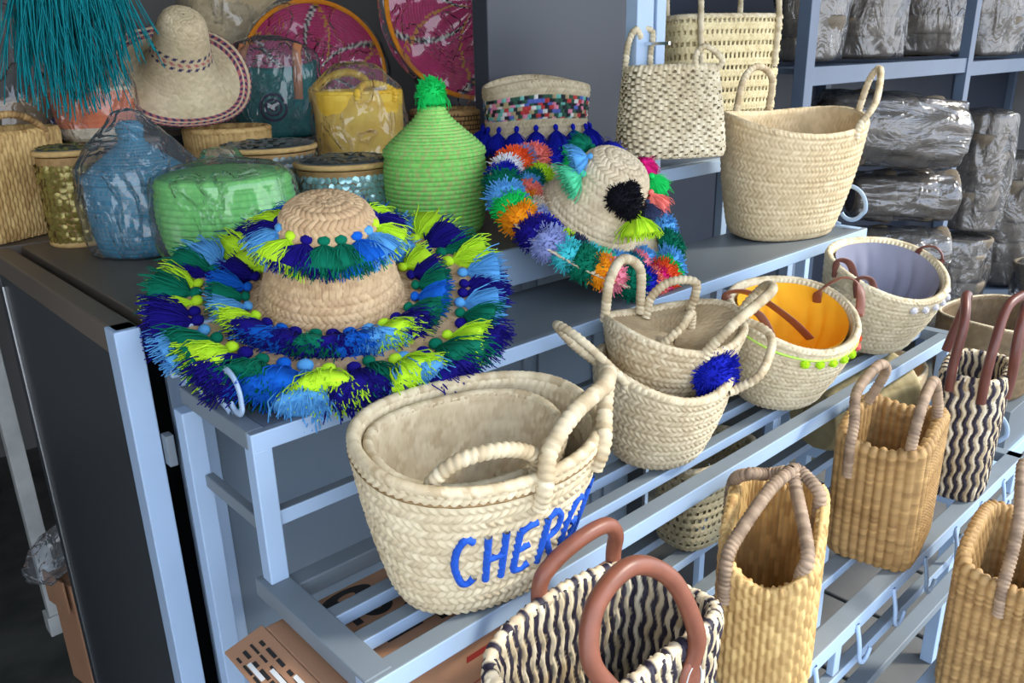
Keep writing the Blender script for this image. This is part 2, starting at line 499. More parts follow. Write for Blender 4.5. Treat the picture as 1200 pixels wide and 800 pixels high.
def pom_mesh(seed, n=360, R=.028):
    rg = np.random.default_rng(seed); cs = []
    for i in range(n):
        z = rg.uniform(-.15, 1); a = rg.uniform(0, 2 * PI); s = math.sqrt(max(0, 1 - z * z))
        d = np.array([s * math.cos(a), s * math.sin(a), z]); l = R * rg.uniform(.88, 1.06)
        j = rg.normal(0, .002, 3)
        cs.append([d * R * .15, d * l * .6 + j * .4, d * l + j])
    th = np.arange(12) / 12 * 2 * PI; zz = np.linspace(-.1 * PI, .5 * PI, 7)
    core = np.stack([np.stack([np.cos(th) * .84 * R * np.cos(z), np.sin(th) * .84 * R * np.cos(z), np.full(12, .84 * R * math.sin(z))], 1) for z in zz], 1)
    return strands_mesh('pompom', cs, .0011, core)
TASSELS = [tassel_mesh(i) for i in range(3)]
FANS = [tassel_mesh(10 + i, 170, .05, .040) for i in range(2)]
POMS = [pom_mesh(20 + i) for i in range(3)]
BIGPOM = pom_mesh(40, 800, .040)
for me in TASSELS + FANS + POMS + [BIGPOM]: me.materials.append(YARN['navy'])

def yarn(me, name, col, parent, loc, d, up, scale=(1, 1, 1)):
    """tassel (axis +Z along d, flattened along up)"""
    o = bpy.data.objects.new(name, me); COL.objects.link(o); o.parent = parent
    d = Vector(d).normalized(); up = Vector(up); x = up - d * up.dot(d); x.normalize(); y = d.cross(x)
    R = Matrix((x, y, d)).transposed().to_4x4()
    o.matrix_local = Matrix.Translation(Vector(loc)) @ R @ Matrix.Diagonal((*scale, 1))
    o.material_slots[0].link = 'OBJECT'; o.material_slots[0].material = YARN[col]
    return o

# ------------------------------------------------------------------ plastic bag shell
def bag_shell(parent, rx, ry, prof, seed=0, nu=110, nv=56, crumple=.06, mat=None, name='plastic_bag', cx=0.0, cy=0.0):
    """prof: list of (height, radius factor)"""
    rg = np.random.default_rng(seed)
    hz = np.array([p[0] for p in prof]); fr = np.array([p[1] for p in prof])
    s = np.concatenate([[0], np.cumsum(np.hypot(np.diff(hz), np.diff(fr) * rx))])
    q = np.linspace(0, s[-1], nv); z = np.interp(q, s, hz); f = np.interp(q, s, fr)
    a = np.arange(nu) / nu * 2 * PI
    A, Q = np.meshgrid(a, q / s[-1], indexing='ij')
    d = np.zeros_like(A)
    for i in range(15):
        k = rg.integers(2, 19); w = rg.uniform(2, 14); ph = rg.uniform(0, 6.28); tw = rg.uniform(-5, 5)
        d += (1 - 2 * np.abs(np.sin(.5 * (A * k + tw * Q * 3 + ph) + .8 * np.sin(Q * w + ph)))) / (1.5 + .25 * k)
    d = d / 2.2 * crumple
    x = cx + np.cos(A) * f[None] * rx * (1 + d); y = cy + np.sin(A) * f[None] * ry * (1 + d)
    Z = z[None] + d * .2 * rx * np.sin(A * 3 + 2)
    P = np.stack([x, y, np.maximum(Z, .002)], -1)
    V, F, C = grid(P)
    return link(name, raw_mesh(name, V, F, None), mat or M['plastic'], parent)

# ================================================================== THE SETTING
def mat_floor():
    m, n, l, b = new_mat('stained_concrete')
    t = n.new('ShaderNodeTexCoord'); nz = n.new('ShaderNodeTexNoise'); nz.inputs['Scale'].default_value = 5; nz.inputs['Detail'].default_value = 9
    l.new(t.outputs['Object'], nz.inputs['Vector'])
    rp = n.new('ShaderNodeValToRGB'); e = rp.color_ramp.elements
    e[0].position = .3; e[0].color = (*lin(46, 48, 46), 1); e[1].position = .75; e[1].color = (*lin(92, 92, 86), 1)
    l.new(nz.outputs[0], rp.inputs[0]); l.new(rp.outputs[0], b.inputs['Base Color']); b.inputs['Roughness'].default_value = .75
    bp = n.new('ShaderNodeBump'); bp.inputs['Strength'].default_value = .3; bp.inputs['Distance'].default_value = .01
    l.new(nz.outputs[0], bp.inputs['Height']); l.new(bp.outputs[0], b.inputs['Normal'])
    return m
M['floor'] = mat_floor()
M['stone'] = mat_plain('grey_paving', lin(98, 97, 94), .8, 0, .22, 7, .3)
M['street'] = mat_plain('pale_street', lin(150, 144, 134), .9, 0, .2, 1.5)
M['wall'] = mat_plain('dull_plaster', lin(128, 127, 126), .85, 0, .15, 2)
M['roof'] = mat_plain('roof_underside', lin(120, 116, 110), .85, 0, .1, 2)

floor = bbox_part('floor', (-1.3, -.6, -.08), (6.2, 3.7, -.012), M['floor'], bev=0, kind='structure')
street = bbox_part('floor_street', (-9, -12, -.10), (14, -.6, -.014), M['street'], bev=0, kind='structure')
me_st = None
for i in range(9):
    for j in range(3):
        x0 = 1.42 + i * .29; y0 = -.60 + j * .62
        dz = random.uniform(-.002, .002)
        bbox_part('paving_stone', (x0 + .008, y0 + .004, -.012), (x0 + .282, y0 + .616, dz), M['stone'], floor, bev=.004)
# the inner shop floor beside the cabinet
bbox_part('wall_back', (-1.3, 3.6, 0), (6.2, 3.7, 2.75), M['wall'], bev=0, kind='structure')
bbox_part('wall_left', (-1.3, .5, 0), (-1.2, 3.6, 2.75), M['wall'], bev=0, kind='structure')
bbox_part('ceiling', (-1.3, .15, 2.75), (6.2, 3.7, 2.83), M['roof'], bev=0, kind='structure')
bbox_part('ceiling_sun_blocker', (-1.3, -.65, 2.75), (2.55, .15, 2.80), M['roof'], bev=0, kind='structure')  # added unseen slab, its edges set to keep sun off the left side

bbox_part('wall_right', (6.2, .6, 0), (6.3, 3.7, 2.75), M['wall'], bev=0, kind='structure')

# ================================================================== COUNTER CABINET
cab = thing('counter_cabinet', 'long blue-grey counter cabinet with a dark end panel and worn brown-grey top', 'cabinet', (.285, 1.05, 0))
def cpart(name, lo, hi, m, bev=.002, label=None):
    o = (.285, 1.05, 0)
    return bbox_part(name, tuple(lo[i] - o[i] for i in range(3)), tuple(hi[i] - o[i] for i in range(3)), m, cab, bev, None, label)
cpart('counter_top', (.335, 1.03, 1.155), (1.34, 1.72, 1.18), M['cab_top'], label='worn brown-grey counter top')
cpart('counter_top', (1.34, 1.43, 1.155), (1.70, 1.655, 1.18), M['cab_top'])
cpart('top_edge', (.335, 1.022, 1.112), (1.34, 1.030, 1.178), M['rail'], .001, label='blue-grey lip under the counter top')
cpart('side_frame', (.285, 1.055, 1.14), (.318, 1.72, 1.18), M['cab_top'], .004)
cpart('end_panel', (.287, 1.09, .02), (.297, 1.70, 1.14), M['cab_side'], .001, label='dark charcoal end panel')
cpart('corner_post', (.283, 1.05, 0), (.316, 1.088, 1.18), M['rail'], .002)
cpart('corner_post', (.285, 1.70, 0), (.32, 1.722, 1.14), M['cab_side'], .002)
cpart('edge_trim', (.2825, 1.676, 0), (.287, 1.684, 1.12), M['chrome'], .001, label='thin bare metal edge strip')
cpart('latch', (.317, 1.035, .985), (.328, 1.052, 1.03), M['rail_dull'], .001)
cpart('front_panel', (.345, 1.075, 0), (1.34, 1.085, 1.15), M['cab_front'], .001)
cpart('front_stile', (.362, 1.055, 0), (.392, 1.075, 1.11), M['rail'], .002)
for x in (.80, .84, 1.0, 1.04, 1.20, 1.24): cpart('panel_rib', (x, 1.068, .1), (x + .022, 1.075, 1.10), M['cab_front'], .002)
cpart('back_panel', (.30, 1.71, 0), (1.34, 1.72, 1.15), M['cab_side'], 0)
cpart('side_panel', (1.33, 1.03, 0), (1.34, 1.72, 1.15), M['cab_side'], 0)

back = thing('back_shelf', 'dark shelf stand behind the counter carrying the rear row of baskets', 'shelf', (.33, 1.74, 0))
def bpart(name, lo, hi, m, bev=.002):
    o = (.33, 1.74, 0); return bbox_part(name, tuple(lo[i] - o[i] for i in range(3)), tuple(hi[i] - o[i] for i in range(3)), m, back, bev)
bpart('shelf_board', (.25, 1.735, 1.15), (2.26, 2.9, 1.18), M['cab_top'])
bpart('riser_board', (.27, 2.16, 1.27), (.96, 2.5, 1.29), M['cab_top'])
bpart('riser_support', (.27, 2.17, 1.18), (.96, 2.19, 1.27), M['cab_side'])
for x in (.42, 2.2): bpart('leg', (x, 2.42, 0), (x + .04, 2.46, 1.15), M['cab_side']); bpart('leg', (x, 1.76, 0), (x + .04, 1.80, 1.15), M['cab_side'])

lock = thing('locker', 'tall charcoal metal locker behind the blue tasselled basket', 'locker', (1.45, 1.66, 0))
bbox_part('body', (0, 0, 0), (.585, .06, 2.2), M['locker'], lock, .004)
bbox_part('edge_strip', (.575, -.012, 0), (.588, 0, 2.2), M['cab_side'], lock, .001)
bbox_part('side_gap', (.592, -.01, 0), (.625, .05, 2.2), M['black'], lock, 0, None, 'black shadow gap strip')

# ================================================================== STEPPED DISPLAY RACK
R0 = (.34, .815, 0)
rack = thing('display_rack', 'pale blue metal stepped display rack with slatted shelves holding the baskets', 'rack', R0)
def rp(name, lo, hi, m=None, bev=.0018, label=None):
    return bbox_part(name, tuple(lo[i] - R0[i] for i in range(3)), tuple(hi[i] - R0[i] for i in range(3)), m or M['rail'], rack, bev, None, label)
def bar(name, x0, x1, y, z, w=.026, h=.022, m=None): return rp(name, (x0, y, z - h), (x1, y + w, z), m)
XL, XR = .34, 1.85
# top level
bar('front_rail', XL, XR, .815, 1.10, .012, .024)
rp('shelf_panel', (XL + .022, .827, 1.082), (XR - .01, 1.028, 1.098), M['sheet'], label='grey sheet metal shelf')
rp('end_rail', (XL, .827, 1.076), (XL + .022, 1.02, 1.10), M['rail_dull'])
rp('end_rail', (XR - .022, .827, 1.076), (XR, 1.02, 1.10))
rp('post', (XL, .815, .90), (XL + .024, .838, 1.078)); rp('post', (XR - .024, .815, .90), (XR, .838, 1.078))
rp('post', (.326, .985, 0), (.352, 1.012, 1.076)); rp('post', (XR - .024, .99, 0), (XR, 1.014, 1.076))
rp('cross_rail', (XL + .024, .818, .972), (XR - .024, .834, .992))
rp('end_rail', (XL + .002, .838, .966), (XL + .014, .985, .984), M['rail_dull'])
# second level
rp('end_rail', (XL - .008, .60, .876), (XL + .026, .845, .90), M['rail_dull']); rp('end_rail', (XR - .026, .60, .876), (XR, .845, .90), M['rail_dull'])
for y in (.656, .713): rp('slat', (XL + .024, y, .880), (XR - .024, y + .021, .898), M['rail'])
rp('front_rail', (XL - .008, .594, .872), (XR, .620, .899))
rp('back_rail', (XL + .02, .80, .872), (XR - .02, .828, .896), M['rail_dull'])
rp('post', (XL - .006, .596, .66), (XL + .018, .618, .876)); rp('post', (XR - .024, .596, .66), (XR, .618, .876))
# third level
rp('end_rail', (XL, .42, .642), (XL + .026, .84, .665), M['rail_dull']); rp('end_rail', (XR - .026, .42, .642), (XR, .84, .665), M['rail_dull'])
rp('front_rail', (XL, .42, .636), (XR, .45, .665))
for y in (.50, .56, .62, .70, .77): rp('slat', (XL + .026, y, .645), (XR - .026, y + .026, .663))
rp('hook_rail', (XL, .424, .556), (XR, .440, .576))
for x in (XL, 1.04, XR - .022): rp('rail_strut', (x, .426, .576), (x + .02, .438, .636))
for x in (XL, XR - .024):
    rp('leg', (x, .426, 0), (x + .024, .45, .556)); rp('leg', (x, .81, 0), (x + .024, .835, .642))
rp('foot_rail', (XL + .024, .455, .385), (XR - .024, .485, .405), M['rail_dull'])
rp('foot_rail', (XL + .024, .79, .385), (XR - .024, .81, .405), M['rail_dull'])
for y in (.455, .79): pass
def rtube(name, pts, w, t, up, n=48):
    P = np.array(pts) - np.array(R0)
    path = spline(P, n); m = 8; th = np.arange(m) / m * 2 * PI
    Pg = tube_grid(path, 1.0, m, rx=w / 2, ry=t / 2, up=up)
    V, F, C = grid(Pg); return link(name, raw_mesh(name, V, F, None), M['rail'], rack)
def arc(c, r, a0, a1, n=14): return [(c[0] + math.cos(math.radians(a)) * r, c[1] + math.sin(math.radians(a)) * r) for a in np.linspace(a0, a1, n)]
for i, x in enumerate((.575, .703, .83, .958, 1.09, 1.218, 1.344, 1.479, 1.606, 1.73)):
    # J shaped hooks: down from the front rail, curling forward and up over the hook rail
    q = [(x, .420, .652), (x, .413, .62)] + [(x + .022 + .022 * math.cos(math.radians(a)), .411, .605 + .03 * math.sin(math.radians(a))) for a in np.linspace(180, 330, 9)]
    rtube('hook', q, .009, .007, (0, 1, 0), 60)
for x, yy, zz, r, nm in ((XL + .010, .880, 1.130, .029, 'scroll'), (XR - .008, .868, 1.146, .046, 'scroll'), (XR - .008, .50, .705, .042, 'scroll')):
    q = [(x, yy + a, zz + b) for a, b in arc((0, 0), r, -80, 190, 22)] + [(x, yy + a, zz + b) for a, b in arc((-.014, -.004), r * .58, 205, 330, 10)]
    rtube(nm, q, .010, .005, (1, 0, 0), 90)
q = [(XL + .01, .955 + a, 1.122 + b) for a, b in arc((0, 0), .022, -90, 170, 18)]
rtube('scroll', q, .014, .005, (1, 0, 0), 70)
rtube('scroll', [(XL + .012, .985, 1.145), (XL + .012, .96, 1.13), (XL + .012, .925, 1.112), (XL + .012, .90, 1.105)], .012, .006, (1, 0, 0), 40)

# painted shade: upward rail faces take the dull grey instead of the blue
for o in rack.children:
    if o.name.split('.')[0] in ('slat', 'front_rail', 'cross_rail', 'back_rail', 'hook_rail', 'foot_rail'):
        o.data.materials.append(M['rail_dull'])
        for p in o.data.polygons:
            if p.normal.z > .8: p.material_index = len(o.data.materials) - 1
# ================================================================== SIDE STAND BEHIND THE RACK
U0 = (1.34, 1.10, 0)
unit = thing('side_stand', 'slate blue metal stand with twin uprights holding the openwork baskets', 'stand', U0)
def up_(name, lo, hi, m=None, bev=.0018):
    return bbox_part(name, tuple(lo[i] - U0[i] for i in range(3)), tuple(hi[i] - U0[i] for i in range(3)), m or M['rail'], unit, bev)
up_('upright', (1.352, 1.10, 0), (1.404, 1.13, 2.3)); up_('upright', (1.414, 1.10, 0), (1.444, 1.13, 2.3))
up_('shelf_beam', (1.444, 1.10, 1.222), (2.15, 1.125, 1.250)); up_('upright', (1.69, 1.10, 0), (1.714, 1.12, 1.222))
up_('shelf_board', (1.414, 1.13, 1.236), (2.15, 1.41, 1.250), M['unit']); up_('lower_shelf', (1.444, 1.12, .78), (2.10, 1.41, .80), M['unit'])
up_('shelf_beam', (1.444, 1.10, .77), (2.15, 1.12, .80)); up_('upright', (2.125, 1.10, 0), (2.15, 1.13, 1.24))
for x in (1.42, 1.76, 2.12): up_('back_upright', (x, 1.38, 0), (x + .03, 1.41, 1.236), M['unit'])
up_('hanging_nail', (1.376, 1.04, 1.505), (1.382, 1.10, 1.511), M['chrome'], 0)

# ================================================================== RIGHT SHELVING UNIT
S0 = (2.05, 1.30, 0)
shel = thing('shelving_unit', 'slate blue steel shelving stacked with plastic wrapped basket bundles', 'shelving', S0)
def sp(name, lo, hi, m=None, bev=.002):
    return bbox_part(name, tuple(lo[i] - S0[i] for i in range(3)), tuple(hi[i] - S0[i] for i in range(3)), m or M['unit'], shel, bev)
for x in (2.36, 3.62, 5.2, 6.1): sp('upright', (x, 1.28, 0), (x + .05, 1.32, 2.4)); sp('upright', (x, 1.86, 0), (x + .05, 1.9, 2.4))
for a, b, z in ((2.41, 3.62, 1.435), (3.67, 5.2, 1.42), (5.25, 6.1, 1.42), (2.41, 3.62, .34), (3.67, 5.2, .24), (5.25, 6.1, .24)):
    sp('shelf_beam', (a, 1.285, z - .055), (b, 1.31, z)); sp('shelf_board', (a, 1.31, z - .02), (b, 1.9, z - .004))
    for k in range(int((b - a) / .06)):
        pass
sp('back_panel', (2.36, 1.9, 0), (6.15, 1.915, 2.4), M['unit_dark'])

# ================================================================== BASKETS ON THE RACK
def mk(name, label, cat, loc, rot, group=None):
    return thing(name, label, cat, loc, tuple(math.radians(a) for a in rot), group)
def arch(b, a0, a1, h, out=0.0, v=1.0, drop=.02, n=7, side=(0, 0), flat=1.0):
    """control points of a handle that leaves the rim at two angles and arches h above it"""
    p, q = b.at(a0, v), b.at(a1, v); d = (p + q) / 2; nrm = np.array([d[0], d[1], 0]); nrm /= np.linalg.norm(nrm) + 1e-9
    pts = [p - np.array([0, 0, drop])]
    for t in np.linspace(0, 1, n):
        k = math.sin(PI * t) ** .7
        pts.append(p + (q - p) * t + np.array([0, 0, h * k]) + nrm * out * k + np.array([side[0], side[1], 0]) * k)
    pts.append(q - np.array([0, 0, drop]))
    return pts

# --- big cream palm basket lettered in blue wool, a second one nested inside
t = mk('palm_basket', 'large cream palm basket with blue embroidered lettering and another basket nested inside', 'basket', (.534, .660, .909), (5, 0, -12))
b = Basket(.144, .108, .196, 2.3, (.70, .64), wave=.004, back=.008, bulge=.03, nu=420)
cherg_b = b
build_wall(b, t, herring(.0125, .0095, 1.0, PALM), .0032, 90, rim_r=.0055, rim_pitch=.007)
# stitched line under the rim
P = tube_grid(b.ring(.93, -.0035)[::4], .0011, 6, closed=True); V, F, C = grid(P, rope(.006, 1, (lin(120, 96, 62), lin(150, 122, 82))), .0008)
link('rim_stitching', raw_mesh('rim_stitching', V, F, C), M['straw'], t, label='darker stitched line below the rim')
r0, r1 = b.at(-52), b.at(-93)
rope_handle(t, [b.at(-84, .80, -.005), b.at(-84, .97, -.007), b.at(-84) + [.012, .004, .028], b.at(-72) + [.02, .012, .058], b.at(-52) + [.024, .016, .064], b.at(-32) + [.016, .016, .055], b.at(-34, 1) + [.006, .004, .02], b.at(-44, .96, -.007), b.at(-45, .80, -.005)], .0085)
# lettering on the front wall: strokes in (along, up) units, laid on the weave
LET = {'C': [[(.85, .93), (.55, 1.0), (.2, .75), (.08, .4), (.3, .04), (.6, .0), (.9, .12)]],
       'H': [[(.1, 1), (.1, 0)], [(.85, 1.02), (.85, 0)], [(.1, .48), (.85, .52)]],
       'E': [[(.9, 1), (.5, .98), (.15, .9)], [(.15, .95), (.1, .45), (.12, .03)], [(.12, .5), (.7, .55)], [(.12, .03), (.5, .02), (.9, .08)]],
       'R': [[(.1, 0), (.12, .5), (.1, 1)], [(.1, .98), (.5, 1.05), (.85, .85), (.75, .6), (.2, .5)], [(.3, .5), (.6, .25), (.95, .0)]],
       'G': [[(.85, .95), (.5, 1.0), (.15, .7), (.1, .35), (.35, .02), (.7, .05), (.88, .3), (.85, .5), (.55, .48)]],
       'U': [[(.12, 1), (.1, .4), (.3, .03), (.65, .03), (.85, .4), (.85, 1)]],
       'I': [[(.3, 1), (.3, 0)]]}
xs = np.linalg.norm(np.diff(b.ring(.5), axis=0), axis=1); arcl = np.concatenate([[0], np.cumsum(xs)])
def on_wall(s_, v): 
    r = b.ring(v, -.0042); q = np.mod(s_, arcl[-1]); return np.array([np.interp(q, arcl, r[:len(arcl), k]) for k in range(3)])
start = arcl[int(np.argmin(np.abs(np.angle(np.exp(1j * (b.ang - math.radians(-124)))))))]
for i, ch in enumerate('CHERGUI'):
    ac = Acc()
    for st in LET[ch]:
        pts = [on_wall(start + (i + x * .74) * .0340, .30 + .37 * y) for x, y in st]
        V, F, C = grid(tube_grid(spline(pts, 28), .0044, 8)); ac.add(V, F, C)
    link('letter', raw_mesh('letter', np.concatenate(ac.V), np.concatenate(ac.F)), M['blue_wool'], t)

t = mk('palm_basket', 'plain palm basket nested in the blue lettered basket with its handle folded over', 'basket', (.524, .666, .926), (5, 0, -12))
b = Basket(.116, .082, .168, 2.3, (.72, .66), wave=.004, back=.010, bulge=.03, nu=300)
build_wall(b, t, herring(.012, .0095, 1.0, (PALM_DRY[0], PALM[1])), .0028, 60, rim_r=.005)
rope_handle(t, [b.at(-128, .97), b.at(-128) + [-.004, -.004, .012], b.at(-118) + [0, -.012, .042], b.at(-95) + [0, -.014, .05], b.at(-80) + [.01, -.012, .03], b.at(-78) + [.012, -.006, .0]], .0072)

# --- small pair with the blue pompom
t = mk('palm_basket', 'small rounded palm basket on the slats holding another basket with blue pompom', 'basket', (.938, .708, .909), (6, 0, -12))
b = Basket(.105, .096, .150, 2.1, (.66, .66), wave=.012, back=.008, bulge=.06, nu=380)
build_wall(b, t, herring(.011, .0088, 1.0, PALM), .003, 76, rim_r=.0045)
rope_handle(t, [b.at(200, .9), b.at(200) + [-.006, 0, .004], b.at(190) + [-.05, .02, .055], b.at(175) + [-.06, .04, .06], b.at(160) + [-.03, .02, .02], b.at(158, .95)], .0055)
rope_handle(t, [b.at(-62, .92, -.003), b.at(-55) + [.004, -.01, -.01], b.at(-45) + [.02, -.035, .012], b.at(-20) + [.05, -.03, .03], b.at(0) + [.03, -.005, .03], b.at(5, .95)], .0058)
t = mk('palm_basket', 'small lidded palm basket with rope handles and one blue pompom, nested in another', 'basket', (.978, .722, .990), (7, 3, -12))
b = Basket(.118, .088, .115, 2.1, (.58, .64), wave=.012, bulge=.05, nu=330)
build_wall(b, t, herring(.011, .0088, 1.0, (PALM_DRY[0], PALM[1])), .0028, 60, rim_r=.0045)
# flat woven lid that sags inside the rim
q = np.stack([b.ring(1, .004, s) + np.array([0, 0, -.030 * (1 - s) - .002]) for s in np.linspace(1, .03, 26)], 1)
V, F, C = grid(q, herring(.010, .009, 1.0, (PALM_DRY[0], PALM[0])), .0025, flip=False)
link('lid', raw_mesh('lid', V, F, C), M['straw'], t, label='woven lid sunk inside the rim')
rope_handle(t, [b.at(150, .95), b.at(150) + [0, 0, .01], b.at(150) + [.0, -.0, .06], b.at(130) + [.012, 0, .088], b.at(105) + [.008, -.01, .075], b.at(95) + [0, -.012, .025], b.at(95) + [0, -.015, 0]], .0066, pitch=.008)
rope_handle(t, [b.at(90) + [0, -.02, -.006], b.at(88) + [0, -.02, .03], b.at(80) + [.01, -.03, .055], b.at(62) + [.01, -.04, .05], b.at(55) + [0, -.03, .0]], .0062, pitch=.008)
rope_handle(t, [b.at(-98, .94), b.at(-95) + [0, 0, .01], b.at(-85) + [.005, -.012, .05], b.at(-50) + [.02, -.014, .072], b.at(-22) + [.02, -.008, .05], b.at(-15) + [.004, 0, .012], b.at(-15, .93)], .0068, pitch=.008)
rope_handle(t, [b.at(200) + [.05, -.01, -.02], b.at(215) + [.06, .0, .015], b.at(215) + [.085, .01, .03], b.at(215) + [.1, .02, .0]], .0058, pitch=.008)
o = yarn(BIGPOM, 'pompom', 'royal', t, tuple(b.at(-84, .62, -.004)), (.12, -.98, .05), (0, 0, 1), (1.0, 1.12, .8))

# --- yellow lined basket
def pomrow(b, t, cols, a0, a1, v, s=.32):
    for i, c in enumerate(cols):
        a = a0 + (a1 - a0) * i / max(1, len(cols) - 1)
        p = b.at(a, v, -.004); d = (math.cos(math.radians(a)), math.sin(math.radians(a)), -.15)
        yarn(POMS[i % 3], 'pompom', c, t, tuple(p), d, (0, 0, 1), (s, s, s))
t = mk('lined_basket', 'round palm basket lined in yellow cotton with brown leather straps and lime pompoms', 'basket', (1.262, .688, .912), (9, 0, -14))
b = Basket(.118, .104, .160, 2.1, (.62, .62), wave=.006, bulge=.07, nu=340, back=.022)
build_wall(b, t, herring(.0105, .0085, 1.0, PALM_PALE), .0028, 60, rim_r=.0042, rim_pal=PALM_PALE, lining=M['yellow_cloth'])
P = tube_grid(b.ring(.88, -.0035)[::4], .0016, 6, closed=True); V, F, C = grid(P, rope(.004, 1, (lin(190, 236, 90), lin(210, 245, 130))), .001)
link('trim_cord', raw_mesh('trim_cord', V, F, C), M['yarncol'], t, label='lime green trim cord')
pomrow(b, t, ['lime', 'lime', 'lime', 'lime', 'lime', 'coral', 'orange', 'pink'], -118, -28, .82, .30)
strap_handle(t, [b.at(150, .9), b.at(148) + [0, 0, .012], b.at(135) + [.03, -.03, .005], b.at(120) + [.055, -.09, -.03], b.at(100) + [.06, -.12, -.07]], M['leather'], .017, .004, 60, up=(.5, .6, .6))
strap_handle(t, [b.at(185, .85, -.004), b.at(182, 1, -.006) + [-.008, 0, .014], b.at(180) + [.02, -.012, .012], b.at(180) + [.045, -.03, -.03], b.at(180) + [.05, -.035, -.07]], M['leather'], .014, .004, 50, up=(.3, .8, .5))
strap_handle(t, [b.at(20, .75), b.at(18) + [-.03, -.01, .0], b.at(10) + [0, -.01, .03], b.at(-8) + [.02, 0, .028], b.at(-20) + [.006, -.006, .0], b.at(-25, .86, -.006)], M['leather'], .016, .004, 60, up=(.2, .2, 1))

# --- grey lined basket
t = mk('lined_basket', 'round palm basket lined in grey cotton with dark straps and white pompoms', 'basket', (1.640, .695, .912), (9, 0, -14))
b = Basket(.128, .110, .165, 2.1, (.60, .60), wave=.006, bulge=.07, nu=320, back=.024)
build_wall(b, t, herring(.0115, .009, 1.0, PALM_PALE), .0028, 56, rim_r=.0045, rim_pal=PALM_PALE, lining=M['grey_cloth'])
pomrow(b, t, ['white'] * 7, -108, -30, .86, .28)
strap_handle(t, [b.at(172, .9, -.004), b.at(170) + [-.004, 0, .014], b.at(165) + [.02, -.02, .005], b.at(160) + [.035, -.045, -.05], b.at(160) + [.04, -.05, -.10]], M['leather_dark'], .014, .005, 50, up=(.3, .7, .5))
strap_handle(t, [b.at(200, .82, -.004), b.at(198, 1, -.006) + [-.006, 0, .01], b.at(200) + [.012, -.012, .01], b.at(205) + [.02, -.02, -.03]], M['leather_dark'], .012, .005, 40, up=(.3, .7, .5))
strap_handle(t, [b.at(8, .8), b.at(8) + [-.012, 0, .006], b.at(0) + [.0, -.005, .02], b.at(-12) + [.008, 0, .012], b.at(-15, .88, -.006)], M['leather_dark'], .014, .005, 40, up=(.2, .2, 1))

# --- big cream basket on the top shelf
t = mk('palm_basket', 'large cream palm basket with two rope handles at the end of the top shelf', 'basket', (1.670, .935, 1.106), (5, 0, -22))
b = Basket(.158, .108, .245, 2.4, (.74, .72), wave=.010, back=.008, bulge=.05, nu=400)
build_wall(b, t, herring(.0125, .0095, 1.0, (lin(190, 166, 126), lin(228, 208, 170))), .003, 84, rim_r=.0045)
rope_handle(t, [b.at(120, .93), b.at(120) + [0, 0, .008], b.at(118) + [.0, -.01, .075], b.at(105) + [0, -.012, .10], b.at(90) + [0, -.012, .075], b.at(86) + [0, 0, .01], b.at(86, .93)], .0065)
rope_handle(t, [b.at(-62, .93, -.003), b.at(-60) + [0, 0, .008], b.at(-48) + [.01, -.006, .05], b.at(-15) + [.02, -.004, .092], b.at(-8) + [.01, 0, .07], b.at(-5) + [0, 0, .0], b.at(-5, .93)], .0062)

# --- openwork baskets on the side stand
t = mk('openwork_basket', 'squat coarse open-weave palm basket with knotted handles hanging by the blue upright', 'basket', (1.362, 1.015, 1.292), (-4, 0, -32))
b = Basket(.088, .050, .172, 3.2, (1.06, 1.0), wave=.0, bulge=.02, nu=220, lean=(.006, .02))
b.base = (1.20, 1.1)
build_wall(b, t, twine(.0095, .013, PALM_PALE, .35, True), .0040, 70, rim_r=.0042, rim_pal=PALM_PALE)
rope_handle(t, [b.at(150, .95), b.at(150) + [0, 0, .01], b.at(150) + [.006, 0, .05], b.at(148) + [.02, 0, .075], b.at(140) + [.028, 0, .06]], .0055, PALM_PALE)
rope_handle(t, [b.at(105, .95), b.at(105) + [0, 0, .03], b.at(105) + [.004, 0, .07], b.at(108) + [-.012, .0, .08]], .005, PALM_PALE)
rope_handle(t, [b.at(-70, .95), b.at(-70) + [0, 0, .02], b.at(-65) + [.012, 0, .035], b.at(-45) + [.02, 0, .01], b.at(-40, .95)], .005, PALM_PALE)
t = mk('openwork_basket', 'tall pale open-weave shopping basket with long upright handles on the side stand', 'basket', (1.845, 1.225, 1.254), (-3, 0, -16))
b = Basket(.165, .072, .310, 3.4, (.86, .9), wave=.0, bulge=.0, nu=300)
build_wall(b, t, openwork(.0265, .0125, (lin(206, 186, 136), lin(236, 222, 176)), .62, .42, .012), .003, 96, rim_r=.006, rim_pal=PALM_PALE, inner_pat=None)
for s_, off in ((-90, -.006), (90, 0)):
    k = 1 if s_ < 0 else -1
    rope_handle(t, [b.at(s_ - 38, .62, off), b.at(s_ - 38, 1, off), b.at(s_ - 36) + [0, 0, .09], b.at(s_ - 20) + [0, 0, .15], b.at(s_ + 20) + [0, 0, .15], b.at(s_ + 36) + [0, 0, .09], b.at(s_ + 38, 1, off), b.at(s_ + 38, .62, off)], .0065, PALM_PALE, 120)
t = mk('openwork_basket', 'pale open-weave storage basket on the lower slatted shelf under the nested pair', 'basket', (1.130, .735, .666), (0, 0, -3))
b = Basket(.100, .056, .160, 3.4, (.92, .9), nu=260)
build_wall(b, t, openwork(.016, .0125, (lin(178, 166, 130), lin(206, 194, 158)), .62, .5, .01), .0028, 60, rim_r=.005, rim_pal=PALM_PALE)
t = mk('openwork_basket', 'brown open-weave basket in the shade below the top shelf', 'basket', (1.63, 1.23, .80), (0, 0, -8))
b = Basket(.12, .06, .20, 3.4, (.92, .9), nu=200)
build_wall(b, t, openwork(.024, .016, PALM_DRY, .62, .5, .01), .0028, 48, rim_r=.005)

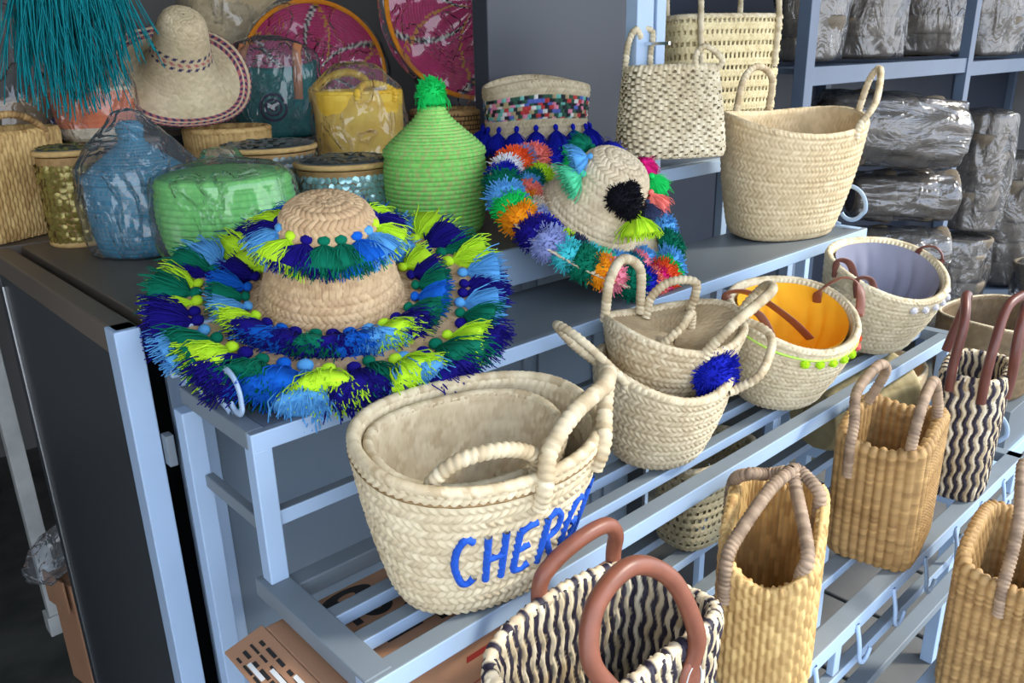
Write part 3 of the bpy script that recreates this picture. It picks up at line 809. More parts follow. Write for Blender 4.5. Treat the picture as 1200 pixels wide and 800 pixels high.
# ================================================================== TOTES ON THE LOWER SHELF
def tote(label, loc, rot, L, W, H, pat, amp, hand_pal, base=(.92, .92), n=5.0, nu=330, nv=70, wave=0.0, pinch=.0, hh=.075, mat=None, hr=.007, spread=34, ends=0.0, lean=(0, 0), rim_pal=None):
    t = mk('seagrass_tote', label, 'bag', loc, rot)
    b = Basket(L, W, H, n, base, wave=wave, nu=nu, pinch=pinch, thick=.006, ends=ends, lean=lean)
    build_wall(b, t, pat, amp, nv, rim_r=.0045, rim_pal=rim_pal or hand_pal)
    return t, b
t, b = tote('honey seagrass tote with grey rope handles knotted together, standing on lower slats', (.918, .482, .666), (0, 0, 25), .106, .062, .218,
            twine(.0085, .024, SEAGRASS), .0042, RUSH, base=(1.0, 1.0), n=4.2, wave=-.022, hh=.09, rim_pal=SEAGRASS, ends=.022)
GREYROPE = (lin(128, 108, 90), lin(176, 152, 128))
K = np.array([.035, -.012, .218 + .060])
for pts in ([b.at(142, .72, -.005), b.at(142, .98, -.006), b.at(138) + [.012, -.004, .022], K + [-.045, .022, -.008], K],
            [K + [0, .004, 0], K + [.005, .03, -.012], b.at(80) + [0, -.02, .03], b.at(70, 1, -.002), b.at(68, .7, -.005)],
            [b.at(-140, .66, .012), b.at(-138, .98, .010), b.at(-130) + [.004, .010, .02], K + [-.012, -.010, -.018], K + [.004, -.002, .004]],
            [b.at(-80, .75, .010), b.at(-80, 1, .008), b.at(-78) + [0, .012, .02], K + [.014, -.012, -.004], K + [0, 0, .002]]):
    rope_handle(t, pts, .0078, GREYROPE, 90, .007, m=12, amp=.35)

t, b = tote('brown rush tote with ribbed front and grey rope handles meeting above its opening', (1.322, .496, .666), (0, 0, 11), .104, .067, .226,
            ribs(.0130, .0050, RUSH), .0056, RUSH, base=(.88, 1.0), n=6.0, wave=-.012, nu=360, nv=90)
for pts in ([b.at(150, .72, -.005), b.at(150, .98, -.006), b.at(146) + [.008, -.002, .03], b.at(130) + [.02, -.012, .066], b.at(105) + [.03, -.03, .085], b.at(85) + [.03, -.035, .06], b.at(75) + [.01, -.012, .0]],
            [b.at(-143, .70, .010), b.at(-142, .98, .008), b.at(-138) + [.006, .010, .035], b.at(-125) + [.012, .018, .072], b.at(-95) + [.012, .018, .074], b.at(-80) + [.004, .010, .03], b.at(-76, .98, .008), b.at(-75, .72, .010)]):
    rope_handle(t, pts, .0075, GREYROPE, 90, .007, m=12, amp=.35)

t, b = tote('brown rush tote in the foreground on the floor stand with a long rope handle', (1.325, .270, .500), (0, 0, 8), .122, .078, .252,
            ribs(.0120, .0050, RUSH), .0056, RUSH, base=(.9, 1.0), n=6.0, wave=-.012, nu=340, nv=80)
rope_handle(t, [b.at(172, .8, -.003), b.at(170) + [0, 0, 0], b.at(165) + [.02, -.01, .05], b.at(150) + [.05, -.03, .10], b.at(120) + [.05, -.05, .135], b.at(90) + [.0, -.06, .12]], .0075, GREYROPE, 90, .007, m=12, amp=.35)
tote4 = t

def striped(label, loc, rot, L, W, H, base, nu, nv, colw, leather, hp, wave=0.0, hr=.0085, ln=.03):
    t = mk('striped_bag', label, 'bag', loc, rot)
    b = Basket(L, W, H, 3.6, base, wave=wave, nu=nu, thick=.007)
    build_wall(b, t, stripe(colw, ln), .0042, nv, rim=False)
    q = b.ring(1.0, .0035); idx = np.arange(0, len(q), 2)
    P = tube_grid(q[idx], .0045, 10, closed=True)
    V, F, C = grid(P, rope(.012, 0, (lin(200, 180, 150), lin(240, 226, 196))), .0035); V = V
    k = np.floor(np.arange(len(C)) % P.shape[1] / 2.5) % 3 == 0
    C = np.where(k[:, None], DARKSTR, C)
    link('rim', raw_mesh('rim', V, F, C), M['straw'], t)
    for pts, tabs in hp(b):
        path = spline(pts, 80); P = tube_grid(path, hr, 12); V, F, C = grid(P)
        link('leather_handle', raw_mesh('leather_handle', V, F), leather, t)
        for p, d in tabs:
            # leather tab with pale stitching
            d = np.array(d) / np.linalg.norm(d); side = np.cross(d, [0, 0, 1])
            a = np.arange(16) / 16 * 2 * PI
            rr = np.stack([np.stack([np.outer(np.cos(a) * .017 * s, side) + np.outer(np.sin(a) * .028 * s, [0, 0, 1]) + np.array(p) + d * e][0:1]) [0] for s, e in ((1, 0), (1, .004), (.85, .006), (.02, .006))], 1)
            V, F, C = grid(rr); link('leather_tab', raw_mesh('leather_tab', V, F), leather, t)
            rr = np.outer(np.cos(a) * .013, side) + np.outer(np.sin(a) * .022, [0, 0, 1]) + np.array(p) + d * .0062
            V, F, C = grid(tube_grid(rr, .0009, 5, closed=True)); link('stitching', raw_mesh('stitching', V, F), M['white_paint'], t, label='pale stitching')
    return t, b
def hp_big(b):
    f = lambda a, v=1, o=-.006: b.at(a, v, o)
    return [([f(-116, .7), f(-116, .92), f(-117) + [-.008, -.003, .012], f(-117) + [-.032, .010, .062], f(-112) + [-.026, .022, .104], f(-98) + [-.012, .024, .116], f(-85) + [.004, .014, .080], f(-77) + [.006, -.002, .015], f(-77, .9)],
             [(f(-77, .86, -.008), (0, -1, 0)), (f(-116, .86, -.008), (0, -1, 0))]),
            ([f(98, .8), f(98) + [0, 0, .010], f(95) + [.010, -.002, .034], f(84) + [.022, -.008, .052], f(72) + [.030, -.010, .055], f(60) + [.014, -.008, .04], f(54) + [0, 0, .01], f(53, .8)], [])]
striped('large black and cream striped bag with round brown leather handles in front', (.545, .462, .666), (0, 0, -1), .134, .076, .255, (.88, .85), 420, 84, .0072, M['leather'], hp_big, wave=-.012, hr=.0095)
def hp_small(b):
    f = lambda a, v=1, o=-.004: b.at(a, v, o)
    return [([f(-158, .85), f(-158) + [-.003, 0, .01], f(-156) + [.0, .0, .07], f(-150) + [.04, .0, .135], f(-130) + [.07, -.0, .15]], []),
            ([f(-112, .85), f(-112) + [0, -.002, .01], f(-110) + [-.01, .0, .06], f(-105) + [.0, .0, .11], f(-85) + [.02, 0, .125], f(-75) + [.02, 0, .08], f(-72) + [0, 0, .01], f(-70, .85)], []),
            ([f(150, .9), f(150) + [0, 0, .02], f(145) + [.01, -.01, .10], f(120) + [.02, -.02, .14], f(95) + [.02, -.02, .12], f(85) + [0, 0, .02]], [])]
striped('narrow black and cream striped bag with leather handles at the end of the lower shelf', (1.625, .474, .666), (0, 0, 12), .085, .054, .248, (.92, .85), 300, 80, .0072, M['leather_dark'], hp_small, hr=.0085)

# --- baskets lying in the shade on the lower shelf and beyond
t = mk('palm_basket', 'olive palm basket lying under the slatted shelf with a thin cord handle', 'basket', (1.50, .73, .770), (0, 86, -20))
b = Basket(.098, .098, .20, 2.2, (.72, .72), bulge=.04, nu=220)
build_wall(b, t, ribs(.02, .006, (lin(150, 138, 100), lin(186, 172, 128))), .002, 40, rim_r=.004)
rope_handle(t, [b.at(-60, 1), b.at(-60) + [0, -.02, .02], b.at(-30) + [.03, -.04, .03], b.at(0) + [.04, 0, .02], b.at(0, 1)], .002, PALM_PALE, 50)
t = mk('palm_basket', 'grey-tan palm basket standing beyond the end of the rack', 'basket', (2.30, .66, .625), (3, 0, 0))
b = Basket(.155, .13, .20, 2.1, (.82, .82), bulge=.03, nu=240, wave=.01)
build_wall(b, t, herring(.012, .010, .8, GREYTAN), .0024, 44, rim_r=.004, rim_pal=PALM)
tag(t, None, None); 
t = mk('palm_basket', 'brown palm basket lower down beyond the end of the rack', 'basket', (2.06, .84, .50), (0, 0, 10))
b = Basket(.14, .12, .20, 2.1, (.82, .82), bulge=.03, nu=200)
build_wall(b, t, herring(.012, .010, .8, PALM_DRY), .0024, 40, rim_r=.004)
ST = thing('floor_stand', 'low blue metal stand beyond the rack carrying two tan baskets', 'stand', (2.10, .75, 0))
bbox_part('stand_top', (-.2, -.22, .46), (.45, .22, .50), M['rail'], ST); 
for x in (-.19, .41):
    for y in (-.21, .18): bbox_part('leg', (x, y, 0), (x + .03, y + .03, .46), M['rail'], ST)
bbox_part('riser', (.07, -.21, .50), (.33, .02, .62), M['sheet'], ST)
E2 = thing('floor_stand', 'low blue metal stand in front of the hook rail carrying a rush tote', 'stand', (1.340, .262, 0))
bbox_part('stand_top', (-.13, -.09, .470), (.15, .10, .498), M['rail'], E2)
for x in (-.12, .11):
    for y in (-.08, .06): bbox_part('leg', (x, y, 0), (x + .03, y + .03, .470), M['rail'], E2)

# ================================================================== HATS
def hat(name, label, loc, axis, spin, prof, pat, amp, nu=420, brimfn=None, mat=None):
    """prof: (radius, height) from the crown's top outwards; axis: direction of the crown"""
    t = thing(name, label, 'hat', loc)
    q = Vector(axis).normalized().to_track_quat('Z', 'Y')
    t.rotation_mode = 'QUATERNION'; t.rotation_quaternion = q @ Euler((0, 0, math.radians(spin))).to_quaternion()
    pr = spline(prof, 110)
    a = np.arange(nu) / nu * 2 * PI
    P = np.stack([np.stack([r * np.cos(a), r * np.sin(a), np.full(nu, z)], 1) for r, z in pr], 1)
    if brimfn is not None: P = brimfn(P, a)
    V, F, C = grid(P, pat, amp, flip=True)
    o = link('hat_body', raw_mesh('hat_body', V, F, C), mat or M['straw'], t)
    md = o.modifiers.new('thickness', 'SOLIDIFY'); md.thickness = .003; md.offset = 1
    return t, P, a
def facing(t, view):
    """local angle of the brim point that lies to the right, seen from a place"""
    q = t.rotation_quaternion; n = q @ Vector((0, 0, 1)); v = (Vector(view) - Vector(t.location)).normalized()
    right = v.cross(Vector((0, 0, 1))).normalized() * -1; e = right - n * right.dot(n); l = q.inverted() @ e
    return math.degrees(math.atan2(l.y, l.x))
HATSTRAW = (lin(178, 140, 104), lin(226, 194, 152))
# --- the blue and green tasselled hat
def brim1(P, a):
    r = np.hypot(P[..., 0], P[..., 1]); k = np.clip((r - .12) / .14, 0, 1) ** 1.3
    A = a[:, None]
    P = P.copy(); P[..., 2] += k * (.012 * np.sin(2 * A + .6) + .007 * np.sin(3 * A) - .008)
    return P
t, P, A = hat('tassel_hat', 'straw sombrero with rings of blue, green and lime yarn tassels', (.560, .990, 1.180), (-.10, -.22, .97), 0,
              [(.004, .172), (.03, .173), (.055, .165), (.070, .146), (.086, .105), (.100, .056), (.110, .020), (.120, .002), (.15, -.003), (.20, -.002), (.245, .004), (.262, .003)],
              herring(.0135, .0100, 1.1, HATSTRAW), .0062, 440, brim1)
C1 = ['lime', 'navy', 'green', 'sky', 'blue', 'navy', 'lime', 'green', 'sky', 'blue', 'lime', 'navy']
def hp(P, ang, r):
    j = int(round(ang / 360 * P.shape[0])) % P.shape[0]; rr = np.hypot(P[j, :, 0], P[j, :, 1]); i = int(np.argmin(np.abs(rr - r) + (np.arange(len(rr)) < 30) * (r > .09))); return P[j, i]
rg = random.Random(3); off = facing(t, (0, 0, 1.5))
OUT = [(0, 'navy'), (9, 'sky'), (18, 'lime'), (27, 'green'), (36, 'navy'), (45, 'lime'), (54, 'sky'), (63, 'green'), (72, 'blue'), (81, 'navy'), (90, 'lime'), (100, 'green'), (110, 'lime'), (119, 'navy'), (127, 'lime'), (136, 'lime'), (144, 'sky'),
       (151, 'green'), (158, 'navy'), (166, 'lime'), (174, 'green'), (182, 'lime'), (190, 'navy'), (199, 'navy'), (207, 'sky'), (214, 'green'), (223, 'lime'), (232, 'navy'), (241, 'green'), (250, 'blue'), (257, 'sky'), (265, 'lime'), (274, 'navy'), (282, 'green'), (290, 'lime'),
       (297, 'sky'), (304, 'navy'), (312, 'green'), (321, 'lime'), (330, 'navy'), (338, 'green'), (346, 'sky'), (353, 'navy')]
for i, (ph, c) in enumerate(OUT):
    a = ph + off + rg.uniform(-1.5, 1.5); ar = math.radians(a); p = hp(P, a % 360, .222 + rg.uniform(-.008, .008))
    d = (math.cos(ar + rg.uniform(-.25, .25)), math.sin(ar + rg.uniform(-.25, .25)), -.18 + rg.uniform(-.14, .06))
    s = rg.uniform(.95, 1.18); me = FANS[i % 2] if i % 3 else TASSELS[i % 3]
    yarn(me, 'tassel', c, t, (p[0], p[1], p[2] + .014), d, (0, 0, 1), (s * 1.15, s * 1.65, s * 1.42))
INN = [(0, 'green'), (14, 'navy'), (28, 'lime'), (42, 'sky'), (56, 'green'), (70, 'navy'), (84, 'blue'), (98, 'lime'), (112, 'navy'), (126, 'green'), (140, 'lime'), (154, 'navy'), (168, 'blue'), (182, 'green'), (196, 'sky'), (210, 'lime'), (222, 'navy'), (233, 'blue'), (244, 'navy'), (256, 'green'), (268, 'navy'), (279, 'blue'), (290, 'sky'), (301, 'lime'), (314, 'navy'), (328, 'green'), (343, 'blue')]
for i, (ph, c) in enumerate(INN):
    a = ph + off + rg.uniform(-2, 2); ar = math.radians(a); p = hp(P, a % 360, .138)
    yarn(TASSELS[i % 3], 'tassel', c, t, (p[0], p[1], p[2] + .018), (math.cos(ar), math.sin(ar), -.04), (0, 0, 1), (1.15, 1.65, 1.1))
for i, (ph, c) in enumerate(((10, 'navy'), (34, 'lime'), (58, 'green'), (82, 'sky'), (106, 'navy'), (130, 'blue'), (154, 'lime'), (176, 'navy'), (196, 'sky'), (222, 'lime'), (244, 'navy'), (264, 'green'), (283, 'green'), (303, 'blue'), (323, 'sky'), (344, 'lime'))):
    a = ph + off; ar = math.radians(a)
    yarn(FANS[i % 2], 'tassel', c, t, (math.cos(ar) * .076, math.sin(ar) * .076, .146), (math.cos(ar) * .6, math.sin(ar) * .6, -.78), (math.cos(ar), math.sin(ar), .5), (.95, 1.55, 1.2))
t.scale = (.82, .82, .82)
# --- the many coloured pompom hat
def brim2(P, a):
    r = np.hypot(P[..., 0], P[..., 1]); k = np.clip((r - .09) / .1, 0, 1) ** 1.3; A = a[:, None]
    P = P.copy(); P[..., 2] += k * (.010 * np.sin(2 * A + 1.0) + .006 * np.sin(3 * A + 2)); return P
t, P, A = hat('pompom_hat', 'straw sombrero with many-coloured yarn pompoms leaning on the top shelf', (1.095, .992, 1.212), (.08, -.56, .82), 0,
              [(.004, .128), (.022, .128), (.042, .122), (.055, .108), (.063, .086), (.073, .055), (.083, .025), (.094, .004), (.115, -.004), (.15, -.003), (.18, .002), (.196, .004)],
              herring(.011, .0088, 1.1, (lin(186, 164, 132), lin(232, 216, 186))), .0042, 420, brim2)
off = facing(t, (0, 0, 1.5))
C2 = [(-10, 'sky'), (8, 'green'), (24, 'sky'), (40, 'pink'), (56, 'emerald'), (74, 'lavender'), (92, 'green'), (106, 'emerald'), (120, 'royal'), (136, 'coral'), (147, 'lavender'), (157, 'orange'), (167, 'white'), (177, 'royal'), (188, 'green'), (199, 'sky'), (211, 'emerald'), (221, 'amber'), (232, 'navy'), (243, 'lavender'), (253, 'aqua'), (265, 'green'), (274, 'amber'), (283, 'pink'), (295, 'green'), (307, 'royal'), (317, 'coral'), (326, 'magenta'), (334, 'orange'), (342, 'emerald')]
for i, (ph, c) in enumerate(C2):
    a = ph + off + rg.uniform(-1.5, 1.5); ar = math.radians(a); p = hp(P, a % 360, .172)
    s = rg.uniform(1.15, 1.4)
    yarn(POMS[i % 3], 'pompom', c, t, (p[0], p[1], p[2] + .004), (math.cos(ar) * .5, math.sin(ar) * .5, .8), (math.cos(ar + 1.57), math.sin(ar + 1.57), 0), (s, s, s * .8))
C3 = [(148, 'lime'), (160, 'green'), (172, 'sky'), (185, 'coral'), (196, 'amber'), (206, 'cream'), (216, 'lavender'), (226, 'royal'), (236, 'royal'), (247, 'lime'), (258, 'slate'), (270, 'aqua'), (282, 'mint'), (294, 'sky'), (306, 'sky'), (317, 'teal'), (328, 'pink'), (340, 'sky'), (20, 'green'), (60, 'navy'), (100, 'teal')]
for i, (ph, c) in enumerate(C3):
    a = ph + off + rg.uniform(-2, 2); ar = math.radians(a); p = hp(P, a % 360, .126)
    s = rg.uniform(.9, 1.15)
    yarn(POMS[i % 3], 'pompom', c, t, (p[0], p[1], p[2] + .003), (math.cos(ar) * .3, math.sin(ar) * .3, .9), (math.cos(ar + 1.57), math.sin(ar + 1.57), 0), (s, s, s * .85))
for i, (c, a, z, s) in enumerate((('sky', 196, .100, .9), ('mint', 212, .076, 1.0),  ('lime', 312, .062, 1.15), ('slate', 335, .075, .8), ('coral', 350, .085, .9), ('emerald', 15, .10, .9), ('magenta', 45, .105, .8), ('royal', 90, .09, .9), ('green', 140, .09, .9))):
    ar = math.radians(a + off); r = .062 + (.10 - z) * .35
    yarn(FANS[i % 2], 'tassel', c, t, (math.cos(ar) * r, math.sin(ar) * r, z + .02), (math.cos(ar) * .7, math.sin(ar) * .7, -.6), (math.cos(ar), math.sin(ar), .6), (s * .85, s * 1.0, s * .85))

for a, z, s in ((278, .094, 1.0), (296, .088, 1.05), (290, .110, .7)):
    ar = math.radians(a + off); r = .062 + (.10 - z) * .35
    yarn(POMS[0], 'pompom', 'black', t, (math.cos(ar) * r, math.sin(ar) * r, z), (math.cos(ar), math.sin(ar), .35), (0, 0, 1), (s, s, s * .9))

# --- plain sombrero at the back
NAVYS = lin(52, 40, 92); REDS = lin(190, 110, 110)
def brim3(P, a):
    r = np.hypot(P[..., 0], P[..., 1]); k = np.clip((r - .085) / .08, 0, 1) ** 1.2; A = a[:, None]
    P = P.copy(); P[..., 2] += k * (.030 * np.cos(A - BK) + .008 * np.sin(3 * A)); return P
BL = Vector((-.08, -.60, .80)).to_track_quat('Z', 'Y').inverted() @ Vector((.40, .92, 0)); BK = math.atan2(BL.y, BL.x)
arcs = .085 + .02
t, P, A = hat('sombrero', 'tall plain straw sombrero with dark red and navy stitched bands in the rear row', (.765, 1.93, 1.470), (-.08, -.60, .80), 0,
              [(.004, .172), (.026, .172), (.044, .163), (.055, .138), (.062, .10), (.072, .058), (.084, .024), (.102, .0), (.135, -.012), (.165, -.010), (.178, -.006)],
              herring(.010, .0095, 1.0, (lin(182, 164, 132), lin(224, 208, 174)), bands=[(.118, .126, NAVYS, None), (.130, .138, REDS, None), (.142, .150, NAVYS, None), (.268, .277, NAVYS, REDS), (.283, .292, NAVYS, REDS), (.298, .306, NAVYS, REDS)]), .0026, 300, brim3)

t.scale = (.86, .86, .86)
# ================================================================== POTS AND BOXES ON THE COUNTER
def lathe(name, prof, mat, parent, pat=None, amp=0.0, nu=160, nv=80, label=None):
    if pat is not None and nv > 60: nv = 210; nu = min(nu, 156)
    pr = spline(prof, nv); a = np.arange(nu) / nu * 2 * PI
    P = np.stack([np.stack([r * np.cos(a), r * np.sin(a), np.full(nu, z)], 1) for r, z in pr], 1)
    V, F, C = grid(P, pat, amp)
    return link(name, raw_mesh(name, V, F, C if pat else None), mat, parent, None, label)
GREENP = (lin(84, 190, 84), lin(150, 232, 120)); BLUEP = (lin(6, 92, 130), lin(24, 138, 172))
TANU = lin(206, 196, 140)
# green lidded pot with tassel
t = mk('lidded_basket', 'bright green coiled lidded basket topped with a green yarn tassel', 'basket', (.950, 1.250, 1.18), (0, 0, 0))
lathe('pot_body', [(.05, .003), (.07, .002), (.082, .006), (.088, .03), (.093, .07), (.094, .11), (.090, .140), (.086, .146)], M['yarncol'], t, coil(.0082, .0046, GREENP, lin(176, 200, 120), .76), .0042, 260, 90)
lathe('lid', [(.092, .141), (.094, .147), (.091, .153), (.078, .166), (.055, .186), (.036, .203), (.026, .216), (.022, .224), (.004, .226)], M['yarncol'], t, coil(.0078, .0046, GREENP, lin(176, 200, 120), .74), .0038, 240, 70)
yarn(TASSELS[0], 'tassel', 'emerald', t, (0, 0, .278), (0, 0, -1), (1, 0, 0), (1.15, 1.15, .95)); yarn(POMS[1], 'tassel', 'emerald', t, (0, 0, .250), (0, 0, 1), (1, 0, 0), (1.05, 1.05, 1.1))
# blue lidded pot in a bag
t = mk('lidded_basket', 'blue coiled lidded basket wrapped in a clear plastic bag', 'basket', (.492, 1.500, 1.18), (0, 0, 0))
def bluemix(col, u, V, k, c):
    m = (np.sin(u * 2 * PI * 8 + k * .2) > .35) & (k % 2 == 0)
    return np.where(m[..., None], lin(70, 140, 168), col)
lathe('pot_body', [(.05, .003), (.066, .002), (.078, .008), (.084, .04), (.087, .08), (.085, .12), (.080, .130)], M['yarncol'], t, coil(.0078, .0052, BLUEP, lin(96, 140, 160), .80, bluemix), .0024, 240, 84)
lathe('lid', [(.088, .124), (.090, .131), (.084, .138), (.066, .152), (.042, .170), (.025, .184), (.019, .195), (.021, .212), (.014, .221), (.003, .222)], M['yarncol'], t, coil(.0075, .0052, BLUEP, lin(96, 140, 160), .80, bluemix), .0022, 220, 74)
bag_shell(t, .108, .104, [(.003, .2), (.004, .9), (.03, 1.0), (.09, 1.02), (.15, .96), (.19, .66), (.22, .36), (.238, .24), (.244, .02)], 3, crumple=.07)
# green pot in a bag
t = mk('lidded_basket', 'green coiled pot with a flat lid inside a crinkled clear bag', 'basket', (.578, 1.345, 1.181), (0, 0, 0))
lathe('pot_body', [(.06, .003), (.085, .002), (.097, .010), (.107, .05), (.110, .08), (.107, .115), (.101, .124)], M['yarncol'], t, coil(.0105, .0055, (lin(90, 196, 96), lin(140, 226, 120)), lin(120, 210, 110), .85), .0052, 260, 84)
lathe('lid', [(.104, .120), (.107, .127), (.100, .135), (.075, .140), (.045, .142), (.004, .143)], M['yarncol'], t, coil(.0105, .0055, (lin(90, 196, 96), lin(140, 226, 120)), lin(120, 210, 110), .85), .0046, 240, 40)
bag_shell(t, .126, .120, [(.003, .2), (.004, .9), (.03, 1.0), (.09, 1.0), (.135, .95), (.152, .7), (.158, .45), (.162, .3), (.178, .22), (.180, .02)], 8, crumple=.06)

# sequin boxes
def sequin_box(label, loc, r, h, m, lidm, sq=.0075, seed=1, flat=False, rot=0):
    t = mk('sequin_box', label, 'box', loc, (0, 0, rot)); rg = np.random.default_rng(seed)
    lathe('box_body', [(.01, .002), (r - .004, .002), (r - .002, .005), (r - .002, h * .5), (r - .002, h - .006)], M['straw'], t, ribs(.01, .004, RUSH), .0008, 90, 30)
    lathe('lid_rim', [(r - .001, h - .004), (r + .003, h - .002), (r + .003, h + .004), (r - .001, h + .006)], M['straw'], t, ribs(.008, .003, SEAGRASS), .0008, 90, 10, label='tan rim of the lid')
    lathe('foot_ring', [(r - .004, .001), (r + .002, .001), (r + .002, .008), (r - .003, .009)], M['straw'], t, ribs(.008, .003, SEAGRASS), .0008, 90, 8)
    lathe('lid', [(r - .001, h + .004), (r - .006, h + .008), (r * .5, h + .012), (.003, h + .013)], M['graphite'], t, None, 0, 60, 14)
    def disc_cloud(pts, nrm, s, thick=.0008):
        ac = Acc(); kk = 8
        for p, nn in zip(pts, nrm):
            nn = nn + rg.normal(0, .22, 3); nn /= np.linalg.norm(nn); x = np.cross(nn, [0, 0, 1.0]) if abs(nn[2]) < .9 else np.cross(nn, [1.0, 0, 0]); x /= np.linalg.norm(x); y = np.cross(nn, x)
            a = np.arange(kk) / kk * 2 * PI
            ring = p + nn * .0014 + (np.cos(a)[:, None] * x + np.sin(a)[:, None] * y) * s
            ring2 = p + nn * (.0014 + thick) + (np.cos(a)[:, None] * x + np.sin(a)[:, None] * y) * s * .25
            Pg = np.stack([ring, ring2], 1); V, F, C = grid(Pg); ac.add(V, F, C)
            F2 = np.array([[kk and 1, 3, 5, 7], [7, 9, 11, 13], [1, 7, 13, 15]]); ac.add(V, F2, C)
        return np.concatenate(ac.V), np.concatenate(ac.F)
    pts = []; nr = []
    rows = int((h - .016) / (sq * 1.7)); n = int(2 * PI * r / (sq * 1.75))
    for i in range(rows):
        for j in range(n):
            a = 2 * PI * (j + .5 * (i % 2) * (0 if flat else 1)) / n; pts.append(np.array([r * math.cos(a), r * math.sin(a), .013 + i * sq * 1.7])); nr.append(np.array([math.cos(a), math.sin(a), .12]))
    V, F = disc_cloud(pts, nr, sq); link('side_sequins', raw_mesh('side_sequins', V, F, None, False), m, t, 'stuff')
    pts = []; nr = []
    rr = .006
    while rr < r - .004:
        for j in range(max(1, int(2 * PI * rr / (sq * 1.6)))):
            a = 2 * PI * j / max(1, int(2 * PI * rr / (sq * 1.6))); pts.append(np.array([rr * math.cos(a), rr * math.sin(a), h + .012 - .004 * rr / r])); nr.append(np.array([0, 0, 1.0]))
        rr += sq * 1.5
    V, F = disc_cloud(pts, nr, sq * .95); link('lid_sequins', raw_mesh('lid_sequins', V, F, None, False), lidm, t, 'stuff')
    return t
sequin_box('round lidded box covered in gold sequins beside the tan seagrass basket', (.432, 1.665, 1.181), .056, .165, M['gold'], M['gold'], .0068, 2, True)
sequin_box('round lidded box covered in teal-silver sequins between green pots', (.862, 1.425, 1.181), .096, .120, M['silver'], M['graphite'], .0072, 4)
sequin_box('low round box with dark sequin lid behind the bagged green pot', (.810, 1.640, 1.181), .098, .140, M['graphite'], M['graphite'], .008, 5)

# tan seagrass basket, left end
t = mk('seagrass_basket', 'tan seagrass basket with one rim handle at the left end of the counter', 'basket', (.335, 1.84, 1.182), (0, 0, 28))
b = Basket(.135, .075, .195, 4.0, (.94, .94), nu=320)
build_wall(b, t, twine(.0075, .022, SEAGRASS), .0034, 70, rim_r=.005, rim_pal=SEAGRASS)
rope_handle(t, arch(b, -120, -60, .035, 0), .006, RUSH); rope_handle(t, arch(b, 120, 60, .035, 0), .006, RUSH)
# tan basket seen over the bagged pots
t = mk('seagrass_basket', 'round tan seagrass basket behind the dark sequin lid', 'basket', (.828, 1.87, 1.181), (0, 0, 0))
b = Basket(.095, .095, .165, 2.1, (.9, .9), nu=260)
build_wall(b, t, ribs(.009, .010, SEAGRASS), .002, 50, rim_r=.006, rim_pal=SEAGRASS)

# basket with sequin band and blue tassels
t = mk('trimmed_basket', 'straw basket with a multicoloured sequin band and hanging royal blue tassels', 'basket', (1.475, 1.516, 1.184), (2, 0, -30))
b = Basket(.132, .088, .240, 2.4, (.86, .86), wave=-.012, nu=300)
CONF = [lin(240, 150, 180), lin(30, 30, 40), lin(120, 200, 190), lin(240, 240, 240), lin(40, 90, 70), lin(200, 60, 60), lin(90, 110, 200)]
def confetti(u, V, C):
    k = np.floor(V / .008); n = round(float(C.mean()) / .010); c = np.floor(u * n + .5 * (k % 2)); p = u * n + .5 * (k % 2) - c
    h = s01(p) * s01(V / .008 - k); i = np.floor(hsh(c, k) * 11).astype(int)
    col = np.array([*CONF, CONF[1], CONF[4], CONF[1], lin(190, 170, 130)])[i]
    return h, col
bp_ = herring(.011, .009, .9, PALM); lo_ = ribs(.008, .004, RUSH)
def trim(u, V, C):
    h, c = bp_(u, V, C); h2, c2 = confetti(u, V, C); h3, c3 = lo_(u, V, C)
    vv = V - .085
    m = ((vv > .135) & (vv < .188)); m3 = vv < .085
    h = np.where(m, h2, np.where(m3, h3, h)); c = np.where(m[..., None], c2, np.where(m3[..., None], c3, c)); return h, c
build_wall(b, t, trim, .0026, 84, rim_r=.0045, inner_pat=bp_)
for i in range(18):
    a = 360 * i / 18; p = b.at(a, .60, -.004); n_ = (math.cos(math.radians(a)), math.sin(math.radians(a)), 0)
    yarn(FANS[i % 2], 'tassel', 'royal', t, (p[0] + n_[0] * .006, p[1] + n_[1] * .006, p[2]), (n_[0] * .25, n_[1] * .25, -1), n_, (.75, .95, 1.25))

# yellow basket in a bag
t = mk('yellow_basket', 'yellow fabric basket in a clear plastic bag behind the silver sequin box', 'basket', (1.115, 1.76, 1.181), (0, 0, -20))
b = Basket(.104, .09, .235, 2.6, (.95, .95), nu=200)
YEL = (lin(226, 176, 44), lin(244, 208, 84))
build_wall(b, t, ribs(.03, .012, YEL), .0012, 40, rim_r=.005, rim_pal=YEL)
rope_handle(t, arch(b, 150, 60, .045, -.02), .008, YEL); rope_handle(t, arch(b, -100, -50, .02, -.02), .008, YEL)
bag_shell(t, .126, .112, [(.004, .2), (.005, .94), (.05, 1.0), (.17, .98), (.25, .86), (.285, .6), (.30, .4), (.305, .02)], 11, crumple=.09)

